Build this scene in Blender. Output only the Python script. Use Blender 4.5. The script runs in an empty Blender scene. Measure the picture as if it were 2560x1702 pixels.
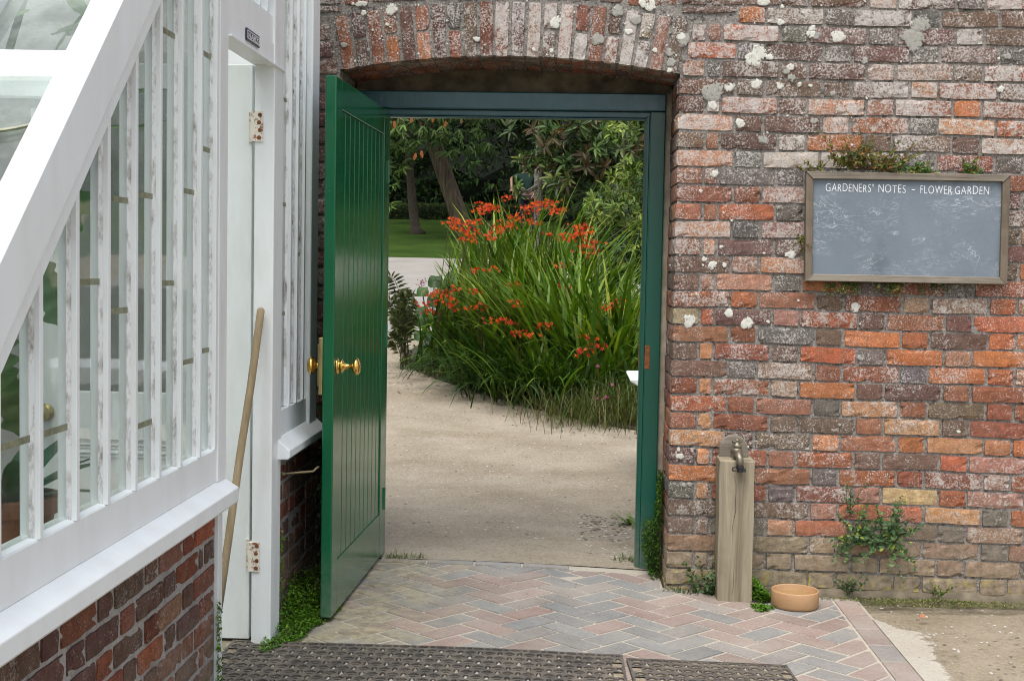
import bpy, bmesh, math, random
import numpy as np
from mathutils import Vector, Matrix, Euler
R = math.radians
rng = np.random.default_rng(11)
random.seed(5)
scene = bpy.context.scene
COL = scene.collection

# ------------------------------------------------------------------ helpers
class MB:
    """collects verts / faces / per-vertex colours, links them as ONE mesh object"""
    def __init__(s): s.v=[]; s.f=[]; s.c=[]; s.d=[]; s.m=[]
    def add(s, vs, fs, col=(1,1,1), den=0.0, mi=0):
        n=len(s.v)
        s.v.extend([tuple(p) for p in vs]); s.f.extend([tuple(i+n for i in f) for f in fs])
        s.c.extend([(col[0],col[1],col[2],1.0)]*len(vs)); s.d.extend(den if isinstance(den,list) else [den]*len(vs)); s.m.extend([mi]*len(fs))
    def box(s,x0,x1,y0,y1,z0,z1,M=None,**k):
        vs=[(x0,y0,z0),(x1,y0,z0),(x1,y1,z0),(x0,y1,z0),(x0,y0,z1),(x1,y0,z1),(x1,y1,z1),(x0,y1,z1)]
        if M is not None: vs=[M@Vector(p) for p in vs]
        s.add(vs,[(0,3,2,1),(4,5,6,7),(0,1,5,4),(1,2,6,5),(2,3,7,6),(3,0,4,7)],**k)
    def prism(s,poly,axis,a,b,M=None,**k):
        """extrude polygon (list of 2-tuples) along axis 'x','y' or 'z' from a to b"""
        def P(p,t):
            q={'x':(t,p[0],p[1]),'y':(p[0],t,p[1]),'z':(p[0],p[1],t)}[axis]
            return (M@Vector(q)) if M is not None else q
        n=len(poly); vs=[P(p,a) for p in poly]+[P(p,b) for p in poly]
        fs=[tuple(range(n)),tuple(range(2*n-1,n-1,-1))]+[(i,i+n,(i+1)%n+n,(i+1)%n) for i in range(n)]
        s.add(vs,fs,**k)
    def tube(s,pts,rad,n=8,cap=True,**k):
        pts=[Vector(p) for p in pts]
        if not hasattr(rad,'__len__'): rad=[rad]*len(pts)
        vs=[];fs=[]; prev=None
        for i,p in enumerate(pts):
            t=(pts[min(i+1,len(pts)-1)]-pts[max(i-1,0)]).normalized()
            if prev is None:
                a=Vector((0,0,1)) if abs(t.z)<.9 else Vector((1,0,0))
                u=t.cross(a).normalized()
            else: u=(prev-t*prev.dot(t)).normalized()
            prev=u; w=t.cross(u)
            for j in range(n):
                an=2*math.pi*j/n; vs.append(p+(u*math.cos(an)+w*math.sin(an))*rad[i])
        for i in range(len(pts)-1):
            for j in range(n):
                a=i*n+j; b=i*n+(j+1)%n; fs.append((a,b,b+n,a+n))
        if cap: fs.append(tuple(range(n-1,-1,-1))); fs.append(tuple(range((len(pts)-1)*n,len(pts)*n)))
        s.add(vs,fs,**k)
    def lathe(s,prof,M=None,n=24,**k):
        vs=[];fs=[]
        for r,z in prof:
            for j in range(n):
                an=2*math.pi*j/n; q=Vector((r*math.cos(an),r*math.sin(an),z)); vs.append(M@q if M is not None else q)
        for i in range(len(prof)-1):
            for j in range(n):
                a=i*n+j; b=i*n+(j+1)%n; fs.append((a,b,b+n,a+n))
        if prof[0][0]>1e-5: fs.append(tuple(range(n-1,-1,-1)))
        if prof[-1][0]>1e-5: fs.append(tuple(range((len(prof)-1)*n,len(prof)*n)))
        s.add(vs,fs,**k)
    def build(s,name,mat,parent=None,smooth=False,bevel=0,loc=None):
        me=bpy.data.meshes.new(name); me.from_pydata(s.v,[],s.f)
        a=me.color_attributes.new('col','FLOAT_COLOR','POINT'); a.data.foreach_set('color',np.array(s.c,dtype=np.float32).ravel())
        d=me.attributes.new('den','FLOAT','POINT'); d.data.foreach_set('value',np.array(s.d,dtype=np.float32))
        mats=mat if isinstance(mat,(list,tuple)) else [mat]
        for q in mats: me.materials.append(q)
        if len(mats)>1: me.polygons.foreach_set('material_index',s.m)
        return link(name,me,parent,smooth,bevel)

def link(name,me,parent=None,smooth=False,bevel=0):
    if smooth: me.polygons.foreach_set('use_smooth',[True]*len(me.polygons))
    me.update()
    o=bpy.data.objects.new(name,me); COL.objects.link(o)
    if parent is not None:
        o.parent=parent; o.matrix_parent_inverse=parent_inv(parent)
    if bevel:
        b=o.modifiers.new('edge','BEVEL'); b.width=bevel; b.segments=2; b.limit_method='ANGLE'; b.angle_limit=R(40)
    return o
def parent_inv(p):
    return world(p).inverted()
def world(o):
    if o.parent is None: return Matrix.LocRotScale(o.location,o.rotation_euler,o.scale)
    return world(o.parent)@o.matrix_parent_inverse@Matrix.LocRotScale(o.location,o.rotation_euler,o.scale)
def thing(name,label,cat,loc=(0,0,0),group=None):
    o=bpy.data.objects.new(name,None); COL.objects.link(o); o.location=loc; o.empty_display_size=.1
    return tag(o,label,cat,group)
def tag(o,label=None,cat=None,group=None,kind=None):
    if label: o['label']=label
    if cat: o['category']=cat
    if group: o['group']=group
    if kind: o['kind']=kind
    return o
def struct(o,kind='structure'): o['kind']=kind; return o

def npmesh(name,V,F,C,mat,parent=None,smooth=False):
    """fast mesh from numpy arrays; F is (n,3) or (n,4)"""
    V=np.asarray(V,np.float32); F=np.asarray(F,np.int32); k=F.shape[1]
    me=bpy.data.meshes.new(name); me.vertices.add(len(V)); me.vertices.foreach_set('co',V.ravel())
    me.loops.add(F.size); me.loops.foreach_set('vertex_index',F.ravel())
    me.polygons.add(len(F)); me.polygons.foreach_set('loop_start',np.arange(0,F.size,k,dtype=np.int32))
    try: me.polygons.foreach_set('loop_total',np.full(len(F),k,dtype=np.int32))
    except Exception: pass
    a=me.color_attributes.new('col','FLOAT_COLOR','POINT')
    c=np.ones((len(V),4),np.float32); c[:,:3]=C; a.data.foreach_set('color',c.ravel())
    me.materials.append(mat); me.update(calc_edges=True); me.validate()
    return link(name,me,parent,smooth)
def unit(a): return a/np.maximum(np.linalg.norm(a,axis=-1,keepdims=True),1e-9)
LEAF=np.array([(0,0,0),(.3,-.42,.08),(.33,0,-.02),(.3,.42,.08),(.72,-.33,.02),(.74,0,-.07),(.72,.33,.02),(1,0,-.16)])
LF=np.array([(0,1,2),(0,2,3),(1,4,2),(2,4,5),(2,5,6),(2,6,3),(4,7,5),(5,7,6)])
def leaves(P,D,U,L,W,C):
    """P base points, D leaf axis, U rough up, L length, W width, C colours -> V,F,C"""
    D=unit(D); S=unit(np.cross(D,U)); N=np.cross(S,D); n=len(P)
    T=LEAF[None]
    V=P[:,None]+D[:,None]*(T[...,0:1]*L[:,None,None])+S[:,None]*(T[...,1:2]*W[:,None,None])+N[:,None]*(T[...,2:3]*L[:,None,None])
    F=(LF[None]+(np.arange(n)*8)[:,None,None]).reshape(-1,3)
    return V.reshape(-1,3),F,np.repeat(C,8,0)
def blades(P,H,L,lean,W,C,seg=6,curl=1.0):
    """strap leaves: P base, H unit horizontal heading, L length, lean start angle from vertical, W width"""
    n=len(P); t=np.linspace(0,1,seg+1)
    ang=lean[:,None]+curl[:,None]*t[None]**1.5
    dl=(L/seg)[:,None]
    hx=np.cumsum(np.sin(ang)*dl,1)-np.sin(ang[:,:1])*dl; hz=np.cumsum(np.cos(ang)*dl,1)-np.cos(ang[:,:1])*dl
    ctr=P[:,None]+H[:,None]*hx[...,None]; ctr[...,2]+=hz
    side=np.stack([-H[:,1],H[:,0],np.zeros(n)],1)
    w=W[:,None]*np.maximum(.06,np.sin(np.pi*(0.18+.82*t))**.7)[None]
    A=ctr-side[:,None]*w[...,None]*.5; B=ctr+side[:,None]*w[...,None]*.5
    V=np.stack([A,B],2).reshape(n,-1,3); m=2*(seg+1)
    q=np.array([(2*i,2*i+1,2*i+3,2*i+2) for i in range(seg)])
    F=(q[None]+(np.arange(n)*m)[:,None,None]).reshape(-1,4)
    sh=np.linspace(.75,1.15,seg+1)
    Cc=(C[:,None,None]*np.repeat(sh[None,:,None,None],2,2)).reshape(n,-1,3) if False else np.repeat(C,m,0)
    return V.reshape(-1,3),F,Cc
def cat3(parts):
    Vs=[];Fs=[];Cs=[];o=0
    for V,F,C in parts: Vs.append(V);Fs.append(F+o);Cs.append(C);o+=len(V)
    return np.concatenate(Vs),np.concatenate(Fs),np.concatenate(Cs)
def palette(cols,n,var=.18):
    c=np.array(cols)[rng.integers(0,len(cols),n)]
    return np.clip(c*(1+var*rng.standard_normal((n,1)))*(1+.06*rng.standard_normal((n,3))),.002,1)
def rdir(n): return unit(rng.standard_normal((n,3)))

# ------------------------------------------------------------------ camera numbers
FPX=3300.; PITCH=R(3.28); ROLL=R(1.06); YAW=R(2.65)
CAM=Vector((0,-5.65,1.339))
fw=Vector((-math.sin(YAW)*math.cos(PITCH),math.cos(YAW)*math.cos(PITCH),-math.sin(PITCH)))
r0=Vector((math.cos(YAW),math.sin(YAW),0)); u0=r0.cross(fw)
cr=r0*math.cos(ROLL)+u0*math.sin(ROLL); cu=-r0*math.sin(ROLL)+u0*math.cos(ROLL)
def at(px,py,val,ax=1):
    """world point seen at photo pixel (px,py) whose coordinate on axis ax is val"""
    d=cr*((px-1280)/FPX)+cu*((851-py)/FPX)+fw
    return CAM+d*((val-CAM[ax])/d[ax])
cam=bpy.data.cameras.new('camera'); co=bpy.data.objects.new('camera',cam); COL.objects.link(co)
M=Matrix((( cr.x,cu.x,-fw.x,CAM.x),(cr.y,cu.y,-fw.y,CAM.y),(cr.z,cu.z,-fw.z,CAM.z),(0,0,0,1)))
co.matrix_world=M; cam.sensor_width=36; cam.lens=FPX/2560*36; cam.clip_end=600; cam.clip_start=.05
scene.camera=co

# ------------------------------------------------------------------ materials
def newmat(name):
    m=bpy.data.materials.new(name); m.use_nodes=True; nt=m.node_tree
    return m,nt,nt.nodes['Principled BSDF']
class G:
    """tiny node-graph helper"""
    def __init__(s,nt): s.nt=nt; s._co=None
    def n(s,t,**k):
        nd=s.nt.nodes.new(t)
        for a,b in k.items(): setattr(nd,a,b)
        return nd
    def set(s,nd,i,v):
        if isinstance(v,bpy.types.NodeSocket): s.nt.links.new(v,nd.inputs[i])
        elif v is not None:
            sk=nd.inputs[i]
            if sk.type=='RGBA' and len(v)==3: v=(*v,1)
            sk.default_value=v
    def co(s):
        if s._co is None: s._co=s.n('ShaderNodeTexCoord').outputs['Object']
        return s._co
    def geo(s): return s.n('ShaderNodeNewGeometry')
    def scaled(s,sc,src=None):
        nd=s.n('ShaderNodeMapping'); s.set(nd,'Vector',src or s.co()); nd.inputs['Scale'].default_value=sc; return nd.outputs[0]
    def noise(s,scale,detail=4,rough=.55,vec=None,dist=0):
        nd=s.n('ShaderNodeTexNoise'); s.set(nd,'Vector',vec or s.co())
        nd.inputs['Scale'].default_value=scale; nd.inputs['Detail'].default_value=detail; nd.inputs['Roughness'].default_value=rough; nd.inputs['Distortion'].default_value=dist
        return nd.outputs[0]
    def voro(s,scale,vec=None,feature='F1',rand=1,out='Distance'):
        nd=s.n('ShaderNodeTexVoronoi',feature=feature); s.set(nd,'Vector',vec or s.co()); nd.inputs['Scale'].default_value=scale; nd.inputs['Randomness'].default_value=rand
        return nd.outputs[out]
    def ramp(s,f,a,b,lo=0.,hi=1.):
        nd=s.n('ShaderNodeMapRange'); s.set(nd,0,f); s.set(nd,1,a); s.set(nd,2,b); s.set(nd,3,lo); s.set(nd,4,hi); return nd.outputs[0]
    def math(s,op,a,b=None):
        nd=s.n('ShaderNodeMath',operation=op); s.set(nd,0,a)
        if b is not None: s.set(nd,1,b)
        return nd.outputs[0]
    def mix(s,f,a,b,mode='MIX'):
        nd=s.n('ShaderNodeMix',data_type='RGBA',blend_type=mode); s.set(nd,0,f); s.set(nd,6,a); s.set(nd,7,b); return nd.outputs[2]
    def attr(s,name,out='Color'):
        nd=s.n('ShaderNodeAttribute',attribute_name=name); return nd.outputs[out]
    def sep(s,v,i):
        nd=s.n('ShaderNodeSeparateXYZ'); s.set(nd,0,v); return nd.outputs[i]
    def bump(s,h,strength=.5,dist=.01,prev=None):
        nd=s.n('ShaderNodeBump'); s.set(nd,'Height',h); nd.inputs['Strength'].default_value=strength; nd.inputs['Distance'].default_value=dist
        if prev is not None: s.set(nd,'Normal',prev)
        return nd.outputs[0]
def simple(name,col,rough=.6,metal=0,var=.15,scale=12,bump=0,bscale=80,spec=.5):
    m,nt,b=newmat(name); g=G(nt)
    n=g.noise(scale,5); c=g.mix(g.ramp(n,.3,.7),tuple(x*(1-var) for x in col),tuple(min(1,x*(1+var)) for x in col))
    g.set(b,'Base Color',c); b.inputs['Roughness'].default_value=rough; b.inputs['Metallic'].default_value=metal; b.inputs['Specular IOR Level'].default_value=spec
    if bump: g.set(b,'Normal',g.bump(g.noise(bscale,6),bump,.004))
    return m

def brick_mat(name,crust=1.0,grime=True):
    m,nt,b=newmat(name); g=G(nt); col=g.attr('col'); den=g.attr('den','Fac')
    n1=g.noise(30,6,.65); n2=g.noise(140,5,.7); n3=g.noise(9,3)
    c=g.mix(g.ramp(n1,.25,.75),g.mix(1.,col,(.50,.48,.47),'MULTIPLY'),g.mix(1.,col,(1.45,1.4,1.35),'MULTIPLY'))
    c=g.mix(g.ramp(n2,.55,.8,0,.55),c,g.mix(1.,col,(.35,.33,.33),'MULTIPLY'))
    mv=g.noise(24,5,.6,dist=2.2); c=g.mix(g.math('MULTIPLY',g.ramp(g.math('ABSOLUTE',g.math('SUBTRACT',mv,.5)),.03,.0),.35),c,g.mix(1.,col,(1.7,1.9,2.1),'MULTIPLY'))
    n4=g.noise(210,3,.8); c=g.mix(g.ramp(n4,.30,.72,.0,1.0),g.mix(1.,c,(.55,.53,.52),'MULTIPLY'),g.mix(1.,c,(1.65,1.62,1.6),'MULTIPLY'))
    c=g.mix(g.ramp(g.noise(7,5,.65),.34,.70,.0,.22),c,g.mix(n2,(.15,.12,.095),(.29,.245,.205)))
    # pale lime crust that flakes: patches whose size follows the per-brick density
    big=g.noise(26,9,.78,dist=.5); th=g.math('SUBTRACT',.665,g.math('MULTIPLY',den,.145))
    k=g.ramp(g.math('SUBTRACT',big,th),0.,.06)
    k2=g.ramp(g.noise(110,5,.75),.34,.50,.25,1)
    k=g.math('MULTIPLY',k,k2)
    c=g.mix(g.math('MULTIPLY',k,.88*crust),c,g.mix(g.ramp(n2,.3,.7),(.36,.315,.28),(.60,.56,.51)))
    hz=g.ramp(g.sep(g.geo().outputs['Position'],2),.4,2.2)
    bl_=g.noise(105,4,.82); bt=g.math('SUBTRACT',.585,g.math('ADD',g.math('MULTIPLY',hz,.065),g.math('ADD',g.math('MULTIPLY',g.math('SUBTRACT',g.noise(6,5,.6),.5),.55),g.math('MULTIPLY',g.math('SUBTRACT',den,.5),.05))))
    bk=g.ramp(g.math('SUBTRACT',bl_,bt),0,.045)
    c=g.mix(g.math('MULTIPLY',bk,.72*crust),c,g.mix(n2,(.36,.325,.295),(.62,.59,.55)))
    # fine white lichen specks
    v=g.voro(115,g.mix(.02,g.co(),g.n('ShaderNodeTexNoise').outputs['Color'])); sp=g.math('MULTIPLY',g.ramp(v,.22,.30,1,0),g.ramp(g.math('ADD',g.noise(14,3),g.math('MULTIPLY',den,.10)),.56,.68))
    c=g.mix(g.math('MULTIPLY',sp,.75*crust),c,(.60,.59,.54))
    if grime:
        z=g.sep(g.geo().outputs['Position'],2)
        gr=g.math('MULTIPLY',g.ramp(g.math('ADD',z,g.math('MULTIPLY',n3,-.22)),-.10,.26,1,0),.82)
        c=g.mix(gr,c,g.mix(g.ramp(n1,.3,.7),(.14,.115,.07),(.33,.275,.20)))
        ye=g.math('MULTIPLY',g.ramp(g.math('ADD',z,g.math('MULTIPLY',g.noise(16,4),.25)),.13,.2,1,0),g.ramp(g.noise(22,5),.53,.62))
        c=g.mix(g.math('MULTIPLY',ye,.6),c,(.36,.30,.06))
    g.set(b,'Base Color',c); b.inputs['Roughness'].default_value=.9; b.inputs['Specular IOR Level'].default_value=.2
    h=g.math('ADD',g.math('MULTIPLY',n1,.5),g.math('MULTIPLY',n2,.6)); h=g.math('ADD',h,g.math('MULTIPLY',n4,.5)); h=g.math('ADD',h,g.math('MULTIPLY',k,.2))
    g.set(b,'Normal',g.bump(h,.8,.0045))
    return m
def mortar_mat(name,pits=.75,a=(.135,.124,.11),bb=(.34,.315,.28)):
    m,nt,b=newmat(name); g=G(nt); n=g.noise(90,7,.75); n2=g.noise(8,4)
    c=g.mix(g.ramp(n,.3,.7),a,bb); c=g.mix(g.ramp(n2,.45,.7,0,.5),c,(.12,.105,.09)); c=g.mix(g.ramp(g.noise(38,5,.7),.54,.62,0,pits),c,(.035,.03,.026)); c=g.mix(g.ramp(g.noise(105,4,.82),.53,.60,0,.6),c,(.50,.475,.44))
    g.set(b,'Base Color',c); b.inputs['Roughness'].default_value=.95; b.inputs['Specular IOR Level'].default_value=.1
    g.set(b,'Normal',g.bump(g.noise(160,6,.7),.9,.006)); return m
def white_paint(name,tint=(.82,.855,.86),rough=.38,dirt=.5,vert=True):
    m,nt,b=newmat(name); g=G(nt)
    st=g.noise(5,5,.65,vec=g.scaled((2.2,2.2,.55)) if vert else None); sp=g.noise(60,4,.7)
    c=g.mix(g.ramp(st,.44,.70,0,dirt*.45),tint,(.60,.595,.55))
    c=g.mix(g.math('MULTIPLY',g.ramp(sp,.67,.75),dirt*.55),c,(.38,.33,.25))
    g.set(b,'Base Color',c); b.inputs['Roughness'].default_value=rough
    g.set(b,'Normal',g.bump(g.noise(45,4,vec=g.scaled((1,1,.15))),.12,.003)); return m
def putty_mat(name):
    m,nt,b=newmat(name); g=G(nt); n=g.noise(45,6,.75,vec=g.scaled((1,1,.35))); n2=g.noise(9,3)
    c=g.mix(g.ramp(g.math('ADD',n,g.math('MULTIPLY',n2,.3)),.62,.84),(.77,.785,.775),(.26,.235,.205))
    g.set(b,'Base Color',c); b.inputs['Roughness'].default_value=.8; g.set(b,'Normal',g.bump(n,.6,.004)); return m
def green_paint(name,col=(.004,.108,.042),rough=.13,bmp=.07):
    m,nt,b=newmat(name); g=G(nt); n=g.noise(3.5,4,vec=g.scaled((1,1,.4))); grain=g.noise(38,5,.65,vec=g.scaled((3,3,.12)))
    c=g.mix(g.ramp(n,.3,.7),tuple(x*.85 for x in col),tuple(x*1.15 for x in col))
    v=g.voro(60); c=g.mix(g.math('MULTIPLY',g.ramp(v,.05,.085,1,0),g.ramp(g.noise(6,3),.56,.66)),c,(.30,.42,.36))
    sc=g.ramp(g.noise(26,5,.7,vec=g.scaled((4,4,.5))),.69,.75)
    c=g.mix(g.math('MULTIPLY',sc,.35),c,(.16,.25,.2))
    z=g.sep(g.geo().outputs['Position'],2); sp=g.math('MULTIPLY',g.ramp(g.math('ADD',z,g.math('MULTIPLY',g.noise(7,5,.7),-.25)),-.12,.16,1,0),g.ramp(g.noise(30,5,.7),.30,.60,.35,1))
    c=g.mix(g.math('MULTIPLY',sp,.55),c,(.16,.20,.155))
    g.set(b,'Base Color',c); g.set(b,'Roughness',g.ramp(g.noise(20,3),.3,.7,rough-.03,rough+.07)); b.inputs['Specular IOR Level'].default_value=.55
    g.set(b,'Normal',g.bump(grain,bmp,.0015)); return m
def wood_mat(name,a,bb,axis=2,rough=.85,cracks=True):
    m,nt,b=newmat(name); g=G(nt); sc=[26,26,26]; sc[axis]=1.6
    n=g.noise(1,6,.65,vec=g.scaled(sc),dist=.8); sc2=[85,85,85]; sc2[axis]=1.8; n2=g.noise(1,4,.7,vec=g.scaled(sc2))
    big=g.noise(5,4); c=g.mix(g.ramp(n,.3,.7),a,bb); c=g.mix(g.ramp(big,.5,.75,0,.45),c,tuple(x*.55 for x in a))
    if cracks: c=g.mix(g.ramp(n2,.66,.73,0,.8),c,tuple(x*.25 for x in a))
    g.set(b,'Base Color',c); b.inputs['Roughness'].default_value=rough; b.inputs['Specular IOR Level'].default_value=.25
    g.set(b,'Normal',g.bump(g.math('ADD',n,n2),.5,.004)); return m
def leaf_mat(name,rough=.5,trans=.22,spec=.28):
    m,nt,b=newmat(name); g=G(nt); col=g.attr('col')
    n=g.noise(25,3); c=g.mix(g.ramp(n,.3,.7),g.mix(1.,col,(.75,.78,.7),'MULTIPLY'),g.mix(1.,col,(1.2,1.15,1.1),'MULTIPLY'))
    g.set(b,'Base Color',c); b.inputs['Roughness'].default_value=rough; b.inputs['Specular IOR Level'].default_value=spec
    t=g.n('ShaderNodeBsdfTranslucent'); g.set(t,'Color',g.mix(1.,c,(1.3,1.5,.6),'MULTIPLY'))
    mx=g.n('ShaderNodeMixShader'); mx.inputs[0].default_value=trans
    nt.links.new(b.outputs[0],mx.inputs[1]); nt.links.new(t.outputs[0],mx.inputs[2]); nt.links.new(mx.outputs[0],nt.nodes['Material Output'].inputs[0])
    return m
def glass_mat(name,tint=(.93,.96,.95),dirty=.06,base=.04):
    m,nt,b=newmat(name); g=G(nt); nt.nodes.remove(b)
    tr=g.n('ShaderNodeBsdfTransparent'); g.set(tr,'Color',tint)
    gl=g.n('ShaderNodeBsdfGlossy'); gl.inputs['Roughness'].default_value=.03; g.set(gl,'Color',(1,1,1))
    g.set(gl,'Normal',g.bump(g.noise(4,2),.04,.02))
    fr=g.n('ShaderNodeFresnel'); fr.inputs['IOR'].default_value=1.5
    mx=g.n('ShaderNodeMixShader'); g.set(mx,0,g.math('MINIMUM',g.math('MULTIPLY',fr.outputs[0],1.15),.8)); nt.links.new(tr.outputs[0],mx.inputs[1]); nt.links.new(gl.outputs[0],mx.inputs[2])
    df=g.n('ShaderNodeBsdfDiffuse'); g.set(df,'Color',(.55,.60,.54))
    mx2=g.n('ShaderNodeMixShader'); g.set(mx2,0,g.ramp(g.noise(6,6,.7),.42,.78,dirty*.4,dirty*2.4)); nt.links.new(mx.outputs[0],mx2.inputs[1]); nt.links.new(df.outputs[0],mx2.inputs[2])
    nt.links.new(mx2.outputs[0],nt.nodes['Material Output'].inputs[0]); return m
def ground_mat(name,a,bb,gravel=1.0,dark=.4,big=(.24,.20,.14)):
    m,nt,b=newmat(name); g=G(nt); n=g.noise(1.6,5,.6); f=g.noise(120,5,.75); v=g.voro(95,out='Color'); vd=g.voro(95)
    c=g.mix(g.ramp(n,.32,.68),a,bb); c=g.mix(g.ramp(g.noise(.7,4,vec=g.scaled((1,2.5,1))),.5,.7,0,.45),c,big)
    gv=g.sep(v,0); c=g.mix(g.math('MULTIPLY',g.ramp(gv,.76,.84),.30*gravel),c,(.42,.37,.30)); c=g.mix(g.math('MULTIPLY',g.ramp(gv,.16,.1),dark*gravel),c,(.11,.09,.07))
    c=g.mix(g.ramp(f,.35,.7,0,.35),c,g.mix(1.,c,(.55,.53,.5),'MULTIPLY'))
    g.set(b,'Base Color',c); b.inputs['Roughness'].default_value=.95; b.inputs['Specular IOR Level'].default_value=.1
    g.set(b,'Normal',g.bump(g.math('ADD',f,g.math('MULTIPLY',vd,-.8)),.6*gravel,.006)); return m

BRICK=brick_mat('old_brick'); BRICK_DW=brick_mat('greenhouse_brick',crust=.45)
MORTAR=mortar_mat('lime_mortar'); MORTAR_DW=mortar_mat('pale_mortar',.15,(.27,.26,.24),(.52,.50,.47))
WHITE=white_paint('white_gloss_paint'); WHITE2=white_paint('worn_white_paint',(.80,.83,.825),dirt=.9); PUTTY=putty_mat('weathered_putty')
GREEN=green_paint('green_gloss_paint'); DKGREEN=green_paint('dark_green_gloss_paint',(.004,.080,.054),.2,.3); SKYGREEN=green_paint('sky_tinted_green_paint',(.008,.082,.104),.2,.35)  # frame head: blue of the reflected sky is mixed into the green
OAK=wood_mat('weathered_oak',(.15,.124,.08),(.36,.312,.222)); FRAMEW=wood_mat('grey_weathered_timber',(.115,.095,.072),(.30,.265,.21),axis=0); FRAMEV=wood_mat('grey_weathered_timber_upright',(.09,.07,.048),(.21,.17,.125),axis=2)
POLE=wood_mat('ash_pole_wood',(.22,.165,.095),(.40,.31,.19))
LEAFM=leaf_mat('leaf'); LEAFF=leaf_mat('shaded_far_leaf',.8,.1,.04); LEAFD=leaf_mat('glossy_leaf',.45,.18,.3); PETAL=leaf_mat('petal',.5,.45,.3)
GLASS=glass_mat('old_glass',(.73,.775,.76),.06); ROOFGLASS=glass_mat('dusty_roof_glass',(.86,.92,.89),.16)
BRASS=simple('polished_brass',(.78,.50,.14),.18,1.0,.1); BRASSD=simple('dull_brass',(.42,.35,.16),.42,1.0,.2); AGED=simple('aged_brass_tap',(.22,.195,.145),.5,.75,.35,60)
RUST=simple('rust',(.22,.075,.025),.85,.1,.5,90,.4); BARK=simple('bark',(.06,.045,.03),.95,0,.45,22,.8,60)
BLACK=simple('black_plastic',(.02,.02,.022),.4); SOIL=simple('dark_soil',(.035,.026,.018),.95,0,.4,20,.5)
TERRA=simple('buff_terracotta',(.40,.235,.115),.65,0,.15,8,.15,120); CLAY=simple('plant_pot_clay',(.30,.11,.055),.8,0,.2,10)
CONC=simple('stained_concrete',(.115,.098,.068),.95,0,.55,14,.4,120); RENDER=simple('grey_render',(.33,.28,.21),.95,0,.3,14,.5,90)
WHITEWALL=simple('whitewashed_plaster',(.36,.37,.355),.9,0,.15,6,.5,30)
# ------------------------------------------------------------------ brickwork
PAL={'r':(.195,.073,.042),'m':(.285,.092,.042),'o':(.33,.122,.048),'l':(.38,.185,.095),'c':(.44,.31,.17),'n':(.245,.112,.066),
     't':(.27,.195,.13),'p':(.25,.14,.10),'b':(.125,.085,.062),'d':(.112,.064,.052),'g':(.105,.097,.088),'w':(.38,.33,.285),'y':(.20,.16,.09)}
def add_brick(mb,u0,u1,z0,z1,P,col,den,nu=None,depth=.03,zw=None,rough=1.0):
    L=u1-u0; Hh=z1-z0
    if L<.02 or Hh<.015: return
    nu=nu or max(3,int(L/.034)+1); nz=4
    c=np.array(col)*(1+.09*random.gauss(0,1)); c=np.clip(c*(1+.05*rng.standard_normal(3)),.01,.9)
    tilt=random.gauss(0,.0016); push=random.gauss(0,.0016); tz=random.gauss(0,.0010)
    vs=[]
    e=[random.uniform(0,.004)*rough for _ in range(4)]
    zf=zw or (lambda u:0)
    for j in range(nz+1):
        for i in range(nu+1):
            a=i/nu; bq=j/nz
            edge=(i in (0,nu)) or (j in (0,nz)); corner=(i in (0,nu)) and (j in (0,nz))
            u=u0+L*a; z=z0+Hh*bq
            if i==0: u+=e[0]+random.uniform(0,.003)*rough
            if i==nu: u-=e[1]+random.uniform(0,.003)*rough
            if j==0: z+=random.uniform(0,.0032)*rough
            if j==nz: z-=random.uniform(0,.0032)*rough
            if corner: u+=(.0015 if i==0 else -.0015)*rough; z+=(.0015 if j==0 else -.0015)*rough
            d=push+tilt*(a-.5)+tz*(bq-.5)+random.gauss(0,.0006)*rough
            if edge: d-=random.uniform(.0002,.0022)*rough
            if edge and random.random()<.09: d-=.007*rough
            vs.append(P(u,d,z+zf(u)))
    fs=[]; w=nu+1
    for j in range(nz):
        for i in range(nu): fs.append((j*w+i,j*w+i+1,(j+1)*w+i+1,(j+1)*w+i))
    ring=[i for i in range(w)]+[j*w+nu for j in range(1,nz+1)]+[nz*w+i for i in range(nu-1,-1,-1)]+[j*w for j in range(nz-1,0,-1)]
    base=len(vs)
    for q in ring:
        i=q%w; j=q//w
        u=u0+L*i/nu; z=z0+Hh*j/nz
        u+= .001 if i==0 else (-.001 if i==nu else 0)
        vs.append(P(u,-depth,z+zf(u)))
    n=len(ring)
    for t in range(n): fs.append((ring[t],base+t,base+(t+1)%n,ring[(t+1)%n]))
    mb.add(vs,fs,col=c,den=den)
ROWS={
-8:'dbbddPbbd',-7:'ddbbdPDgR',-6:'boBgDgbb',-5:'RpMgbgdBb',-4:'MgdgdgbgR',-3:'PgbbdPPbR',-2:'dbbbBLRbo',-1:'dWMbLPRoR',
0:'LddLMgLMR',1:'ndnBMbBbP'.replace('ndnBMbBbP','bndBobBbP'),2:'LGWWBgrgb',3:'nRggggrrr',4:'nrPbdbrdd',5:'nnmgbbrnD',6:'LgPnbrbbp',7:'RLddbrdbd',8:'bPLrbnrbm',
9:'bPpgogrgr',10:'RmnbrpPmn',11:'tmdpMdndm',12:'nrgbonmdoo'.replace('nrgbonmdoo','nrGbomdoo'),13:'blRbmgono',14:'bgPrrgomn',15:'rlRtoddrr',16:'MrngLrbrr',17:'nLrbbnLbr',
18:'Ldblnolno',19:'DLrnMbbmP',20:'obngMrRPR',21:'GLrgRpcmP',22:'DdBPmmLgm',23:'DDgLmbbgP',24:'ntytntpgr',25:'tttttttnp',26:'ttyytttpp',27:'ttttttttt'}
K0=1.987; KP=.0746
XR=.42; XL=-1.01
ACX,ACZ,AR=-.30,2.2195-3.88,3.88
def arch_z(x,rad=AR): return ACZ+math.sqrt(max(0,rad*rad-(x-ACX)**2))
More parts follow.
